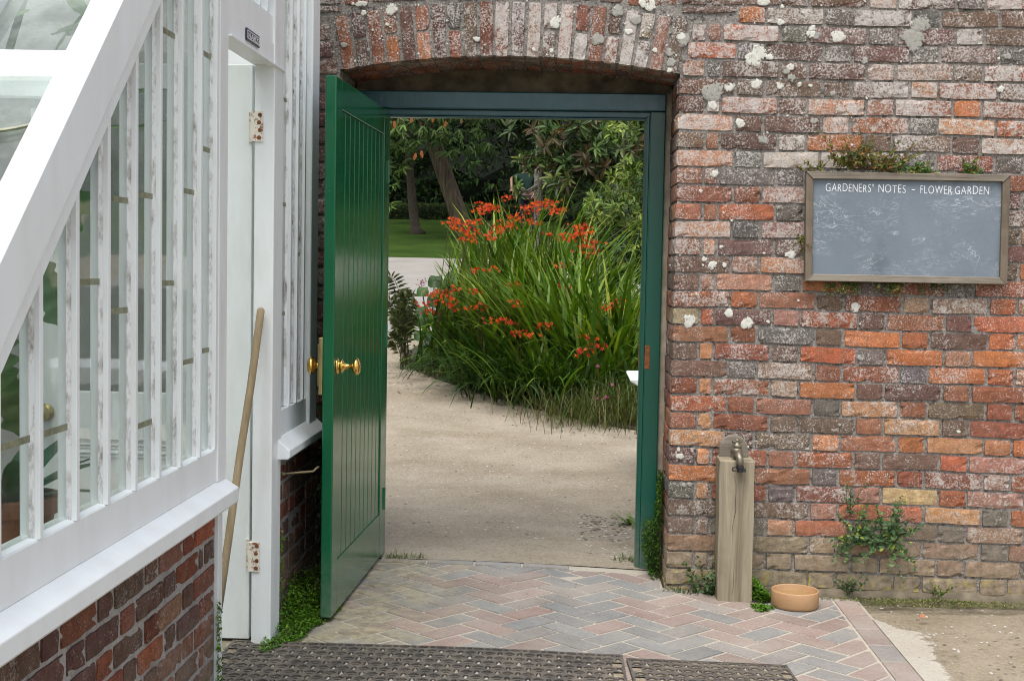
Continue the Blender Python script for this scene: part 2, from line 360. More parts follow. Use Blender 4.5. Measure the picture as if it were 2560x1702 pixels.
def zwave(k):
    return lambda u:.0045*math.sin(u*2.1+.4)+.0028*math.sin(u*5.3+k*.33)+.0012*math.sin(u*17+k*1.7)
def code(ch):
    return np.array(PAL[ch.lower()])*1.02,(.95+.35*random.random() if ch.isupper() else .25+.35*random.random())
def bond(k,x_end,step=1):
    """Flemish bond from the opening's corner: list of (u0,u1) offsets"""
    seq=[];x=0
    if k%2==0: pat=[.243,.119]
    else:
        seq+=[(0,.117),(.117,.180)]; x=.180; pat=[.243,.119]
    i=0
    while x<x_end: w=pat[i%2]; seq.append((x,x+w)); x+=w; i+=1
    return seq
JN=.0037
wall=thing('brick_garden_wall','tall old red brick garden wall with an arched doorway, spotted with white lichen','brick wall',(1.5,0,-.06))
facing=MB()
Pf=lambda u,d,z:(u,-d,z)
for k in range(-14,28):
    zt=K0-KP*k; zb=zt-KP; zw=zwave(k)
    hi=max(0,min(1,(zt-1.1)/1.0))
    row=ROWS.get(k,'')
    # right of the opening
    for n,(a,b) in enumerate(bond(k,2.9)):
        x0,x1=XR+a,XR+b
        ch=row[n] if n<len(row) else random.choice('bbddgnrPPRMLo' if hi>.5 else ('nrrmobgdpMLn' if zt>.3 else 'ttnypp'))
        col,den=code(ch)
        den=den*(.75+.5*hi) if not ch.isupper() else den*(.85+.25*hi)
        if zt<.16: den*=.5
        z0,z1=zb+JN,zt-JN; j=JN*random.uniform(.7,1.2)
        if zt>2.15:   # beside / above the arch ring
            zm=(zb+zt)/2
            if zm<2.375: lim=XR+(zm-2.147)/.228*.055+.006; x0b=max(x0,lim)
            else:
                x0b=x0
                ze=max(arch_z(min(max(x,ACX-.77),ACX+.77),AR+.24) for x in (x0,x1)) if x0<.49 else -9
                if ze>z0: z0=max(z0,ze+.008)
            if x0b>x0 and x1-x0b<.03: continue
            x0=x0b
        add_brick(facing,x0+(j if n or zt>2.15 else .001),x1-j,z0,z1,Pf,col,den,zw=zw)
    # left of the opening
    for n,(a,b) in enumerate(bond(k,.75)):
        x1,x0=XL-a,XL-b
        col,den=code(random.choice('ddbbrdBdR' if zt>1 else 'drrbdg'))
        z0,z1=zb+JN,zt-JN
        if zt>2.15:
            zm=(zb+zt)/2
            if zm<2.375: x1=min(x1,XL-(zm-2.147)/.228*.055-.006)
            else:
                ze=max(arch_z(max(min(x,ACX+.77),ACX-.77),AR+.24) for x in (x0,x1)) if x1>-1.1 else -9
                if ze>z0: z0=max(z0,ze+.008)
            if x1-x0<.03: continue
        add_brick(facing,x0+.005,x1-(.005 if n or zt>2.15 else .001),z0,z1,Pf,col,den,zw=zw)
    # over the arch
    if zb>2.37:
        x=XL; i=k%2
        while x<XR-.01:
            w=(.243,.119)[i%2]; i+=1; x1=min(XR,x+w)
            ze=max(arch_z(x,AR+.24),arch_z(x1,AR+.24)); z0=max(zb+JN,ze+.008)
            col,den=code(random.choice('dbdRbDPdr'))
            add_brick(facing,x+.005,x1-.005,z0,zt-JN,Pf,col,den,zw=zw); x=x1
    # reveals of the opening
    if zt<2.16:
        for X,sg in ((XR,-1),(XL,1)):
            Pr=(lambda X,sg:(lambda u,d,z:(X+sg*d,u,z)))(X,sg)
            ys=[.0,.12,.24,.39] if k%2==0 else [.0,.235,.39]
            z1=min(zt-JN,2.15)
            for a,b in zip(ys[:-1],ys[1:]):
                if X==XR and a==0 and row: col,den=code(row[0].lower())
                else: col,den=code(random.choice('rnrdnb'))
                add_brick(facing,max(a,.024)+.004,b-.004,zb+JN,z1,Pr,np.array(col)*.95,den*.25,zw=lambda u:zwave(k)(X))
facing.build('brick_facing',BRICK,wall)
# arch ring: alternate full stretchers and pairs of headers
ring=MB(); NV=22; a0=math.atan2(XL-ACX,AR-.065); a1=math.atan2(XR-ACX,AR-.065); ang=(a1-a0)/NV
ACODE=['Lr','bd','r','op','d','lt','d','gM','b','R','RD','DD','nP','PB','Mo','nW','n','dR','MP','tL','nP','pb']
ACODE=['n','d|b','r','n|o','d','n|l','d','g|m','b','r','R','D','N','P|B','M','n|W','n','b|R','P','t|B','p','b']
for i in range(NV):
    th=a0+ang*(i+.5); hw=ang/2
    def Pa(u,d,z,th=th,hw=hw):
        # u in -1..1 across, z radial distance from intrados
        t=th+u*hw; r=AR+z; return (ACX+r*math.sin(t),-d,ACZ+r*math.cos(t))
    cs=ACODE[i].split('|')
    rr=[(.0,.236)] if len(cs)==1 else [(.119,.236),(.0,.119)]
    for (q0,q1),ch in zip(rr,cs):
        col,den=code(ch); L=.068
        # work in metres across, convert to the wedge
        Pm=lambda u,d,z,Pa=Pa:Pa(u/.034,d,z)
        add_brick(ring,-.034+.0042,.034-.0042,q0+(.001 if q0==0 else .005),q1-.005,Pm,np.array(col)*.80,den*(.9+.6*i/NV),nu=3)
    # soffit bricks behind the face
    for y0,y1 in ((.03,.15),(.15,.27),(.27,.40)):
        col,_=code(random.choice('rrmndb'))
        vs=[]
        for y in (y0+.004,y1-.004):
            for u in (-.86,.86):
                for q in (random.uniform(-.003,.003),.1):
                    p=Pa(u,0,q); vs.append((p[0],y,p[2]))
        ring.add(vs,[(0,1,3,2),(4,6,7,5),(0,4,5,1),(2,3,7,6),(0,2,6,4),(1,5,7,3)],col=np.array(col)*.9,den=.1)
ring.build('arch',BRICK,wall)
mo=MB(); T=.52; ZT=3.05
mo.box(XR+.009,4.6,.0078,T,-.25,ZT); mo.box(-6.5,XL-.009,.0078,T,-.25,ZT)
xs=np.linspace(XL-.009,XR+.009,25)
for x0,x1 in zip(xs[:-1],xs[1:]):
    q0,q1=arch_z(x0)+.006,arch_z(x1)+.006
    mo.prism([(x0,q0),(x1,q1),(x1,ZT),(x0,ZT)],'y',.0078,T)
mo.build('mortar',MORTAR,wall)
cp=MB(); cp.prism([(-.05,ZT),(T+.05,ZT),(T+.05,ZT+.05),(T/2,ZT+.12),(-.05,ZT+.05)],'x',-6.5,4.6); cp.build('coping',RENDER,wall)
inf=MB(); xs=np.linspace(XL,XR,25)
for x0,x1 in zip(xs[:-1],xs[1:]): inf.prism([(x0,2.02),(x1,2.02),(x1,arch_z(x1)+.02),(x0,arch_z(x0)+.02)],'y',.388,.51)
inf.build('lintel_infill',CONC,wall)
# mortar fillets between frame and brick reveals
fl=MB()
for x0,x1 in ((.394,XR+.012),(XL-.012,-.955)): fl.box(x0,x1,.372,.5,-.1,2.12)
fl.build('mortar_fillet',RENDER,wall)
# grey render skirting at the foot of the wall and a worn render quoin
sk=MB(); n=60
top=[-.030+.008*math.sin(i*.9)+.012*random.random() for i in range(n+1)]
for i in range(n):
    x0=XR+.35+i*.04; x1=x0+.04
    sk.add([(x0,-.022,-.2),(x1,-.022,-.2),(x1,-.018,top[i+1]-.02),(x0,-.018,top[i]-.02),(x0,.012,top[i]+.012),(x1,.012,top[i+1]+.012)],[(0,1,2,3),(3,2,5,4)])
sk.build('render_skirting',simple('stained_footing',(.135,.11,.075),.95,0,.45,14,.6,90),wall,smooth=True)
LICH,ntl,bl=newmat('white_lichen'); gl_=G(ntl); nl=gl_.noise(90,6,.7)
gl_.set(bl,'Base Color',gl_.mix(gl_.ramp(nl,.35,.7),gl_.mix(1.,gl_.attr('col'),(.72,.7,.66),'MULTIPLY'),gl_.attr('col'))); bl.inputs['Roughness'].default_value=.95; al=gl_.ramp(gl_.math('ADD',gl_.attr('den','Fac'),gl_.math('MULTIPLY',gl_.math('SUBTRACT',gl_.noise(75,6,.75),.5),4.2)),.34,.56); gl_.set(bl,'Alpha',al); gl_.set(bl,'Normal',gl_.bump(gl_.noise(130,5),.35,.002))
lich=MB(); Wt=(.66,.66,.60); Gt=(.36,.355,.32)
def blob(px,py,rp,col,sq=1.0):
    c=at(px,py,-.002); r=rp*.88/584.; n=20; ph=[random.uniform(0,6.28) for _ in range(3)]
    vs=[(c.x,-.0042,c.z)]
    rad=[1+.10*math.sin(2*t*6.283/n+ph[0])+.08*math.sin(3*t*6.283/n+ph[1])+.05*math.sin(5*t*6.283/n+ph[2])+random.uniform(-.06,.06) for t in range(n)]
    for f,y in ((.7,-.004),(1.0,-.0028),(1.22,.0015)):
        for t in range(n):
            an=6.283*t/n; vs.append((c.x+r*f*rad[t]*math.cos(an),y,c.z+r*sq*f*rad[t]*math.sin(an)))
    fs=[(0,1+t,1+(t+1)%n) for t in range(n)]
    for q in range(2):
        for t in range(n):
            a=1+q*n+t; b=1+q*n+(t+1)%n; fs.append((a,a+n,b+n,b))
    lich.add(vs,fs,col=col,den=[1.0]+[.86]*n+[.55]*n+[.0]*n)
S1=[(650,10,42,0),(775,45,14,0),(765,148,24,0),(970,185,24,0),(965,225,30,0),(1000,235,28,1),(1140,240,46,0),(1680,165,66,1),(1640,262,75,1),(1600,240,50,1),(590,385,66,0),(625,350,52,0),(690,375,28,0),(830,440,28,0),(800,468,25,1),(835,512,33,1),(605,550,40,0),(760,562,26,0),(430,572,36,0),(320,605,72,1),(320,690,32,0),(885,555,18,0),(960,562,14,0),(1105,615,20,1),(1315,400,24,1),(2250,370,25,1),(2205,585,26,0),(2195,385,10,0),(500,808,33,0),(125,250,42,0),(45,410,30,1),(38,460,16,0),(40,345,32,1)]
S2=[(330,405,28,0),(240,520,14,0),(265,965,20,0),(318,1005,30,0),(395,1003,17,0),(375,885,14,0),(835,935,32,0),(805,935,18,0),(655,925,10,0),(390,660,9,0),(650,180,38,1),(985,60,26,1)]
S3=[(165,320,46,0),(425,270,33,0),(545,335,46,0),(685,325,14,0),(1255,225,32,0),(1250,245,24,0),(880,187,9,0),(1285,340,8,0),(1290,560,26,1),(1150,1000,12,1),(1930,1045,14,0)]
S4=[(105,210,28,0),(95,165,15,0),(550,150,10,0),(170,395,20,1),(130,400,16,1)]
A4=[(955,105,70,0),(650,145,36,0),(910,270,24,0),(600,45,42,0),(650,45,38,0),(535,45,22,0),(1250,590,16,0),(1885,430,36,0),(435,495,36,1),(705,545,24,1),(555,670,16,0)]
A5=[(650,245,68,0),(1330,120,72,1),(1530,220,64,1),(1445,350,46,0),(2050,430,78,1),(1920,680,52,1),(1895,770,28,0),(1735,550,32,0),(415,545,24,0),(605,555,26,0),(1110,430,70,1),(1690,70,60,0),(1600,40,44,0)]
for L_,s_,ox,oy in ((S1,2.621,1660,0),(S2,2.621,1660,280),(S3,2.621,1660,680),(S4,2.621,1660,1060),(A4,4.369,760,0),(A5,4.369,1240,0)):
    for x,y,r,gk in L_: blob(ox+x/s_,oy+y/s_,r/s_,Gt if gk else Wt,random.uniform(.8,1.05))
for _ in range(150):   # small scattered spots, thicker high on the wall
    px=random.uniform(1670,2600); py=680*random.random()**1.5
    if 1980<px<2560 and 400<py<730: continue
    blob(px,py,random.uniform(1.0,3.4),random.choice((Wt,Gt)))
for _ in range(80): blob(random.uniform(810,1700),random.uniform(0,140),random.uniform(1.0,3.2),Wt)
lich.build('lichen',LICH,wall)

# ------------------------------------------------------------------ door frame and door
df=thing('door_frame','dark green painted wooden door frame, its head coloured with sky reflection, set back under the brick arch','door frame',(-.3,.4,0))
h=MB(); h.box(-1.0,.396,.352,.45,2.038,2.116); h.build('frame_head',SKYGREEN,df,bevel=.005)
h=MB(); h.box(-.90,.335,.385,.44,2.012,2.0375); h.box(-.90,.325,.40,.445,2.003,2.0118); h.build('head_bead',SKYGREEN,df,bevel=.003)
for x0,x1,nm,z in ((.326,.396,'frame_jamb',-.06),(-.975,-.862,'frame_jamb',-.06)):
    j=MB(); j.box(x0,x1,.355,.45,z,2.0375); j.build(nm,DKGREEN,df,bevel=.005)
j=MB(); j.box(.304,.3258,.388,.445,-.05,2.012); j.box(.3115,.3258,.372,.3878,-.05,2.02); j.build('jamb_bead',DKGREEN,df,bevel=.003)
kp=MB(); kp.box(.302,.3035,.392,.437,.878,.985); kp.box(.327,.349,.3525,.3546,.878,.985); kp.build('latch_keeper',RUST,df,bevel=.002)

LW=1.14; LT=.042
dr=thing('green_door','green boarded door standing open towards the viewer, brass knobs near its free edge','door',(-.858,.362,0))
phi=math.atan2(.032,1.135)
DM=Matrix.Translation((-.858,.366,0))@Matrix.Rotation(-(math.pi/2+phi),4,'Z')
# local: +x along the leaf to the free edge, +y is the visible face (towards +x world), z up
dl=MB(); Z0,Z1=-.004,2.024
def dbox(mb,x0,x1,y0,y1,z0,z1): mb.box(x0,x1,y0,y1,z0,z1,M=DM)
sw=.105
fr=MB()
dbox(fr,0,sw,-LT,0,Z0,Z1)
fr.build('hinge_stile',GREEN,dr,bevel=.004)
fr=MB(); dbox(fr,LW-sw,LW,-LT,0,Z0,Z1); fr.build('lock_stile',GREEN,dr,bevel=.005)
fr=MB(); dbox(fr,sw+.0005,LW-sw-.0005,-LT+.001,-.0008,Z1-.115,Z1); fr.build('top_rail',GREEN,dr,bevel=.003)
fr=MB(); dbox(fr,sw+.0005,LW-sw-.0005,-LT+.001,-.0008,Z0,.195); fr.build('bottom_rail',GREEN,dr,bevel=.003)
bd=MB(); nb=10; w=(LW-2*sw)/nb
for i in range(nb):
    x0=sw+i*w+.0022; x1=sw+(i+1)*w-.0022
    bd.prism([(x0,-.030),(x0,-.0105),(x0+.005,-.0055),(x1-.005,-.0055),(x1,-.0105),(x1,-.030)],'z',.197,Z1-.117,M=DM)
dbox(bd,sw,LW-sw,-.034,-.0285,.197,Z1-.117)
bd.build('boards',GREEN,dr)
def knob(sgn,rose=True):
    kb=MB()
    y0=0 if sgn>0 else -LT
    KM=DM@Matrix.Translation((LW-.060,y0,.945))@Matrix.Rotation(-math.pi/2*sgn,4,'X')
    prof=[(.0,.0),(.030,.0),(.031,.004),(.024,.007),(.020,.012),(.026,.017),(.027,.021),(.017,.026),(.011,.032),(.0095,.048),(.012,.056),(.022,.061),(.030,.067),(.033,.074),(.031,.081),(.023,.087),(.010,.090),(0,.0905)]
    if sgn<0: prof=[(.0,.012),(.016,.012),(.012,.026),(.011,.036),(.024,.041),(.033,.050),(.033,.060),(.024,.068),(.010,.071),(0,.0715)]
    kb.lathe(prof,KM,28); return kb
knob(1).build('door_knob',BRASS,dr,smooth=True)
lk=MB(); lk.box(LW-.135,LW-.002,-LT-.016,-LT-.0005,.84,1.055,M=DM); lk.box(LW-.118,LW-.018,-LT-.024,-LT-.0165,.87,1.03,M=DM); lo=lk.build('rim_lock',BRASSD,dr,bevel=.003)
knob(-1).build('door_knob',BRASS,dr,smooth=True)
hg=MB()
for z in (.25,1.0,1.75): hg.tube([(-.858,.366,z-.05),(-.858,.366,z+.05)],.008,10)
hg.build('butt_hinges',GREEN,dr,smooth=False)
# ------------------------------------------------------------------ greenhouse (end wall in the plane x = XG)
XG=-1.05; YF=-3.86
gh=thing('greenhouse','white timber lean-to greenhouse on a low red brick wall, its end door standing open','greenhouse',(XG,-2,0))
def zr(y): return 1.979+.92*(y+2.374)          # underside of the sloping end rafter
Pg=lambda X:(lambda u,d,z:(X+d,-u,z))           # u = -y, d outwards (+x)
dw=MB(); dw2=MB(); GP=.0725
gcols='rrbdrmpdrbdrrbdo'
for k in range(-1,10):
    zt=.578-GP*k; zb=zt-GP
    if k<0: continue
    x=1.765; i=0; seq=[]
    if k%2: seq=[.105,.06]
    else: seq=[.215]
    while x<3.95:
        w=(seq[i] if i<len(seq) else ((.108,.222)[(i-len(seq)+ (0 if k%2==0 else 1))%2]))*random.uniform(.96,1.04); i+=1
        col,den=code(random.choice(gcols)); col=np.array(col)*np.array((.80,.68,.70))
        add_brick(dw,x+.0055,x+w-.0055,zb+.0062,zt-.0062,Pg(XG-.012),col,den*.6,rough=1.1,zw=lambda u:.004*math.sin(u*4+k)); x+=w
    x=1.0-.045; i=0; u=.01
    while u<.94:
        w=((.215,.105) if k%2==0 else (.105,.215))[i%2]; i+=1
        col,den=code(random.choice('rrbdrpd')); col=np.array(col)*np.array((.95,.85,.88))
        add_brick(dw2,u+.004,min(u+w,.945)-.004,zb+.0055,zt-.0055,Pg(XG-.03),col,den*.5); u+=w
dw.build('brick_plinth',BRICK_DW,gh); dw2.build('brick_plinth',BRICK_DW,gh)
mo=MB(); mo.box(XG-.24,XG-.0180,-3.95,-1.752,-.25,.60); mo.box(XG-.24,XG-.0345,-.952,-.004,-.25,.62)
mo.box(-6.0,XG-.25,YF-.09,YF+.06,-.25,.60); mo.build('plinth_mortar',MORTAR_DW,gh)
s=MB()
prof=[(XG-.14,.676),(XG-.004,.676),(XG+.042,.648),(XG+.042,.608),(XG+.036,.600),(XG-.14,.588)]
s.prism(prof,'y',-3.95,-1.700); s.build('sill',WHITE,gh,bevel=.003); s=MB()
prof=[(XG-.14,.703),(XG-.002,.703),(XG+.046,.661),(XG+.046,.636),(XG+.040,.628),(XG-.14,.622)]
s.prism(prof,'y',-1.0,-.30)
s.build('sill',WHITE,gh,bevel=.003)
# bottom rails
b=MB(); b.box(XG-.06,XG-.004,YF,-1.79,.6765,.775); b.prism([(XG-.045,.7755),(XG-.006,.7755),(XG-.030,.785)],'y',YF,-1.79)
b.box(XG-.06,XG-.004,-.94,-.47,.7035,.797)
b.build('bottom_rail',WHITE,gh,bevel=.002)
# glazing bars: a clean nose with a putty fillet each side
def bar(y,z0,z1,t=.018):
    o=MB(); o.box(XG-.042,XG,y-t,y,z0,z1)
    ob=o.build('glazing_bar',WHITE,gh,bevel=.0015)
    p=MB()
    p.prism([(XG-.0195,y-t-.009),(XG-.0195,y-t-.0004),(XG-.0115,y-t-.0004),(XG-.0125,y-t-.002)],'z',z0+.002,z1-.012); p.build('putty',PUTTY,ob); p=MB()
    p.prism([(XG-.0195,y+.009),(XG-.0125,y+.002),(XG-.0115,y+.0004),(XG-.0195,y+.0004)],'z',z0+.002,z1-.012)
    p.build('putty',PUTTY,ob)
bars=[-1.80,-1.96,-2.142,-2.325,-2.510,-2.698,-2.887,-3.080,-3.275,-3.470,-3.665]
for y in bars: bar(y,.776,min(zr(y)+.03,3.0))
for y in (-.785,-.66,-.535): bar(y,.798,3.0,.019)
# panes with lapped joints
def pane(y0,y1,z0,z1f,laps):
    p=MB(); q=.0015
    zs=[z0]+laps
    p.add([(XG-.020,y0,z0),(XG-.020,y1,z0),(XG-.020,y1,z1f(y1)),(XG-.020,y0,z1f(y0))],[(0,1,2,3)])
    ob=p.build('pane',GLASS,gh)
    if laps:
        for z in laps:
            if z<min(z1f(y0),z1f(y1))-.05: l=MB(); l.box(XG-.0188,XG-.0172,y0,y1,z-.013,z+.001); l.build('lap_joint',LAP,ob)
LAP=simple('algae_lap',(.20,.21,.13),.5,0,.4,40)
ys=[-1.80]+bars[1:]+[-3.86]
laph={-1.80:[1.08,1.66,1.93],-1.96:[1.06,1.53],-2.142:[1.28,1.93],-2.325:[.93,1.50],-2.51:[1.22,1.48],-2.698:[1.29],-2.887:[.985],-3.08:[.985,1.27],-3.275:[.93]}
for a,b_ in zip(ys[:-1],ys[1:]): pane(b_,a-.018,.778,lambda y:min(zr(y)+.02,3.0),laph.get(a,[1.1]))
yy=[-.94,-.785,-.66,-.535,-.47]
for i,(a,b_) in enumerate(zip(yy[:-1],yy[1:])): pane(a,b_-(.019 if i<3 else 0),.80,lambda y:3.0,[1.15+.11*i,1.55-.06*i,1.93+.05*i,2.3-.08*i])
# posts and door case
p=MB(); p.box(XG-.11,XG+.002,-1.79,-1.700,.6765,3.15); p.box(XG-.07,XG-.006,-1.752,-1.705,-.06,.676); p.build('door_post',WHITE2,gh,bevel=.003)
p=MB(); p.box(XG-.066,XG+.004,-1.097,-.955,-.045,3.15); p.build('door_post',WHITE2,gh,bevel=.004)
p=MB(); p.box(XG-.11,XG+.010,-.468,-.33,.64,3.15); p.box(XG-.5,XG-.1105,-.36,-.33,.6,3.15); p.build('corner_post',WHITE,gh,bevel=.006)
p=MB(); p.box(XG-.075,XG,-1.6995,-.956,2.012,2.083); p.box(XG-.075,XG-.004,-1.6995,-.956,2.0835,2.176); p.box(XG-.02,XG+.012,-1.6995,-.956,2.005,2.0115)
p.build('door_head',WHITE,gh,bevel=.002)
p=MB(); p.box(XG-.055,XG-.006,-1.70,-1.395,2.1765,3.0)
for y in (-1.27,-1.165,-1.06): p.box(XG-.05,XG-.003,y-.018,y,2.1765,3.0)
p.box(XG-.05,XG-.004,-1.04,-.956,2.1765,3.0); p.build('fanlight_frame',WHITE,gh,bevel=.002)
p=MB(); p.add([(XG-.03,-1.395,2.177),(XG-.03,-1.04,2.177),(XG-.03,-1.04,3.0),(XG-.03,-1.395,3.0)],[(0,1,2,3)]); p.build('fanlight_pane',GLASS,gh)
# sloping barge board and roof
sl=math.atan(.92); ey=Vector((0,math.cos(sl),math.sin(sl))); en=Vector((0,-math.sin(sl),math.cos(sl)))
O=Vector((0,-2.374,1.979))
def rp(x,a,h): return Vector((x,0,0))+O+ey*a+en*h
def rbox(mb,x0,x1,a0,a1,h0,h1):
    vs=[rp(x,a,h) for h in (h0,h1) for x,a in ((x0,a0),(x1,a0),(x1,a1),(x0,a1))]
    mb.add(vs,[(0,3,2,1),(4,5,6,7),(0,1,5,4),(1,2,6,5),(2,3,7,6),(3,0,4,7)])
A0,A1=-2.16,1.62
g_=MB(); rbox(g_,XG-.052,XG+.022,A0,A1,.044,.165); g_.build('barge_board',WHITE,gh,bevel=.003)
g_=MB(); rbox(g_,XG-.05,XG+.014,A0,A1,.0,.0425); g_.build('rafter',WHITE,gh,bevel=.003)
for i in range(1,14):
    x=XG-.052-.235*i
    m_=MB(); rbox(m_,x-.015,x+.015,A0,A1,.075,.160); ob=m_.build('roof_bar',WHITE2,gh,bevel=.003)
for i in range(0,13):
    x1=XG-.0525-.235*i-(.0155 if i else 0); x0=XG-.052-.235*(i+1)+.0155
    for a0,a1 in ((A0,-.68),(-.68,-.480),(-.445,.25),(.25,A1)):
        q=MB(); n=10; vs=[]
        for j in range(n+1):
            t=j/n; x=x0+(x1-x0)*t; sag=.035*4*t*(1-t)
            vs+= [rp(x,a0-sag,.128),rp(x,a1,.116)]
        q.add(vs,[(2*j,2*j+2,2*j+3,2*j+1) for j in range(n)]); ob=q.build('roof_pane',ROOFGLASS,gh)
        if i<2:
            e=MB(); e.tube([Vector(vs[2*j])+en*.002 for j in range(n+1)],.0045,5); e.build('pane_edge',LAP if a0<0 else simple('algae_edge',(.10,.14,.07),.5),ob)
cr_=MB(); q1,q2=rp(0,-.435,.142),rp(0,-.478,.142); cr_.prism([(q1.y,q1.z),(q2.y,q2.z),(q2.y,q2.z-.082),(q1.y,q1.z-.13)],'x',XG-3.2,XG-.053); cr_.build('roof_purlin',WHITE2,gh,bevel=.006)
ea=MB(); ea.box(-6,XG+.02,YF-.03,YF+.05,.60,.72); ea.build('eaves_plate',WHITE,gh)
# interior: whitewashed back wall, floor, staging
iw=MB(); iw.box(-6,XG-.25,-.33,-.26,-.05,3.1); iw.box(-6.2,-6,YF,-.33,-.05,3.1); iw.build('back_wall',WHITEWALL,gh)
iw=MB(); iw.box(-6,XG-.02,YF,-.3,-.2,-.048); iw.build('greenhouse_floor',simple('greenhouse_floor',(.28,.26,.22),.9,0,.2,6),gh)
# inner upright studs seen through the glass
for y in ():
    st=MB(); st.box(XG-.115,XG-.0535,y-.03,y+.03,.6,zr(y)+.02); st.build('inner_stud',WHITE,gh,bevel=.002)
# the door, opened inwards
LX0,LX1,LY=-1.925,-1.135,-1.05; LZ0,LZ1=-.012,2.018
gd=MB()
gd.box(LX1-.108,LX1,LY,LY+.04,LZ0,LZ1); gd.box(LX0,LX0+.105,LY,LY+.04,LZ0,LZ1)
for z0,z1 in ((1.93,LZ1),(.69,.862),(LZ0,.19)): gd.box(LX0+.1055,LX1-.1085,LY+.0005,LY+.0395,z0,z1)
gd.box(-1.60,-1.575,LY+.003,LY+.037,.863,1.929)
gdo=gd.build('door',WHITE2,gh,bevel=.0025)
pn=MB(); pn.box(LX0+.104,LX1-.107,LY+.012,LY+.028,.188,.692); 
for q,d in ((.0,.004),(.012,.008),(.024,.004),(.042,.007),(.055,.004)):
    x0,x1,z0,z1=LX0+.106+q,LX1-.109-q,.191+q,.689-q; t=.006
    yb=LY+.0125
    pn.box(x0,x1,LY+.012-d,yb,z1-t,z1); pn.box(x0,x1,LY+.012-d,yb,z0,z0+t); pn.box(x0,x0+t,LY+.012-d,yb,z0+t,z1-t); pn.box(x1-t,x1,LY+.012-d,yb,z0+t,z1-t)
pn.build('lower_panel',WHITE2,gdo)
gl=MB(); gl.add([(LX0+.1,LY+.02,.86),(LX1-.106,LY+.02,.86),(LX1-.106,LY+.02,1.932),(LX0+.1,LY+.02,1.932)],[(0,1,2,3)]); gl.build('glazing',GLASS,gdo)
kb=MB(); KM=Matrix.Translation((LX0+.055,LY,.785))@Matrix.Rotation(math.pi/2,4,'X')
kb.lathe([(0,0),(.030,0),(.030,.005),(.014,.009),(.011,.028),(.020,.035),(.030,.045),(.031,.057),(.024,.067),(.010,.071),(0,.0715)],KM,24); kb.build('handle',BRASSD,gdo,smooth=True)
HINGE,nth,bh=newmat('rusty_white_hinge'); gh_=G(nth); n_=gh_.noise(55,5,.7)
gh_.set(bh,'Base Color',gh_.mix(gh_.ramp(n_,.52,.62),(.74,.70,.60),(.24,.085,.03))); bh.inputs['Roughness'].default_value=.8
for z in (.243,1.747):
    hi=MB()
    hi.box(-1.146,-1.136,LY-.006,LY-.0005,z,z+.105); hi.box(-1.113,-1.086,-1.1015,-1.0975,z,z+.105)
    hi.tube([(-1.120,-1.075,z),(-1.120,-1.075,z+.105)],.009,10)
    hi.box(-1.1285,-1.112,-1.1005,-1.0755,z+.001,z+.104)
    ho=hi.build('hinge',HINGE,gdo)
    sc_=MB()
    for i in range(4): sc_.lathe([(0,.0),(.0075,.0),(.006,.002),(0,.0025)],Matrix.Translation((-1.099+.003*(i%2),-1.1016,z+.014+.026*i))@Matrix.Rotation(math.pi/2,4,'X'),10)
    sc_.build('screws',RUST,ho)
# small enamel plate on the fascia
sg=thing('enamel_sign','small dark blue enamel plate with white lettering above the greenhouse doorway','sign',(XG,-1.25,2.06))
c=[at(617.6,68.4,XG+.006,0),at(649.5,92.5,XG+.006,0),at(617.6,100.2,XG+.006,0)]
sy0,sy1=c[0].y,c[1].y; sz1=(c[0].z+c[1].z)/2; sz0=c[2].z
NAVY=simple('navy_enamel',(.012,.02,.05),.25,0,.1); ENW=simple('white_enamel',(.75,.76,.78),.3,0,.05)
q=MB(); q.box(XG+.0005,XG+.006,sy0,sy1,sz0,sz1); q.build('plate',NAVY,sg,bevel=.002)
fr=MB(); x0,x1=XG+.0062,XG+.0068
def plate_ring(mb,a,w):
    mb.box(x0,x1,sy0+a,sy1-a,sz1-a-w,sz1-a); mb.box(x0,x1,sy0+a,sy1-a,sz0+a,sz0+a+w)
    mb.box(x0,x1,sy0+a,sy0+a+w,sz0+a+w,sz1-a-w); mb.box(x0,x1,sy1-a-w,sy1-a,sz0+a+w,sz1-a-w)
plate_ring(fr,.006,.003); fr.build('border',ENW,sg)
def text_mesh(name,body,size,Mx,mat,parent,ext=.0006,off=0,jit=0,track=1.0):
    cu_=bpy.data.curves.new(name,'FONT'); cu_.body=body; cu_.size=size; cu_.extrude=ext; cu_.offset=off*size; cu_.space_character=track
    ob=bpy.data.objects.new(name+'_src',cu_); COL.objects.link(ob)
    dg=bpy.context.evaluated_depsgraph_get(); me=bpy.data.meshes.new_from_object(ob.evaluated_get(dg))
    bpy.data.objects.remove(ob); bpy.data.curves.remove(cu_)
    vs=[Mx@v.co for v in me.vertices]; fs=[tuple(p.vertices) for p in me.polygons]; bpy.data.meshes.remove(me)
    return vs,fs
tm=MB(); hgt=(sz1-sz0)
vs,fs=text_mesh('letters','N.ARDS',hgt*.62,Matrix.Identity(4),None,None)
w=max(v.x for v in vs); k=(sy1-sy0-.035)/w
tm.add([(XG+.0063+v.z,sy0+.017+v.x*k,sz0+hgt*.26+v.y*1.05) for v in vs],fs); tm.build('lettering',ENW,sg)
# pole leaning in the doorway
po=MB(); a=at(543,1540,-1.36); b_=at(653,776,-1.12); pts=[a.lerp(b_,t/8)+Vector((.0012*math.sin(t*1.3),.001*math.cos(t*2),0)) for t in range(9)]
po.tube(pts+[b_+Vector((0.001,.002,.008))],[.0138]*9+[.008],12)
tag(po.build('wooden_pole',POLE,smooth=True),'worn wooden pole leaning upright in the white greenhouse doorway','pole')
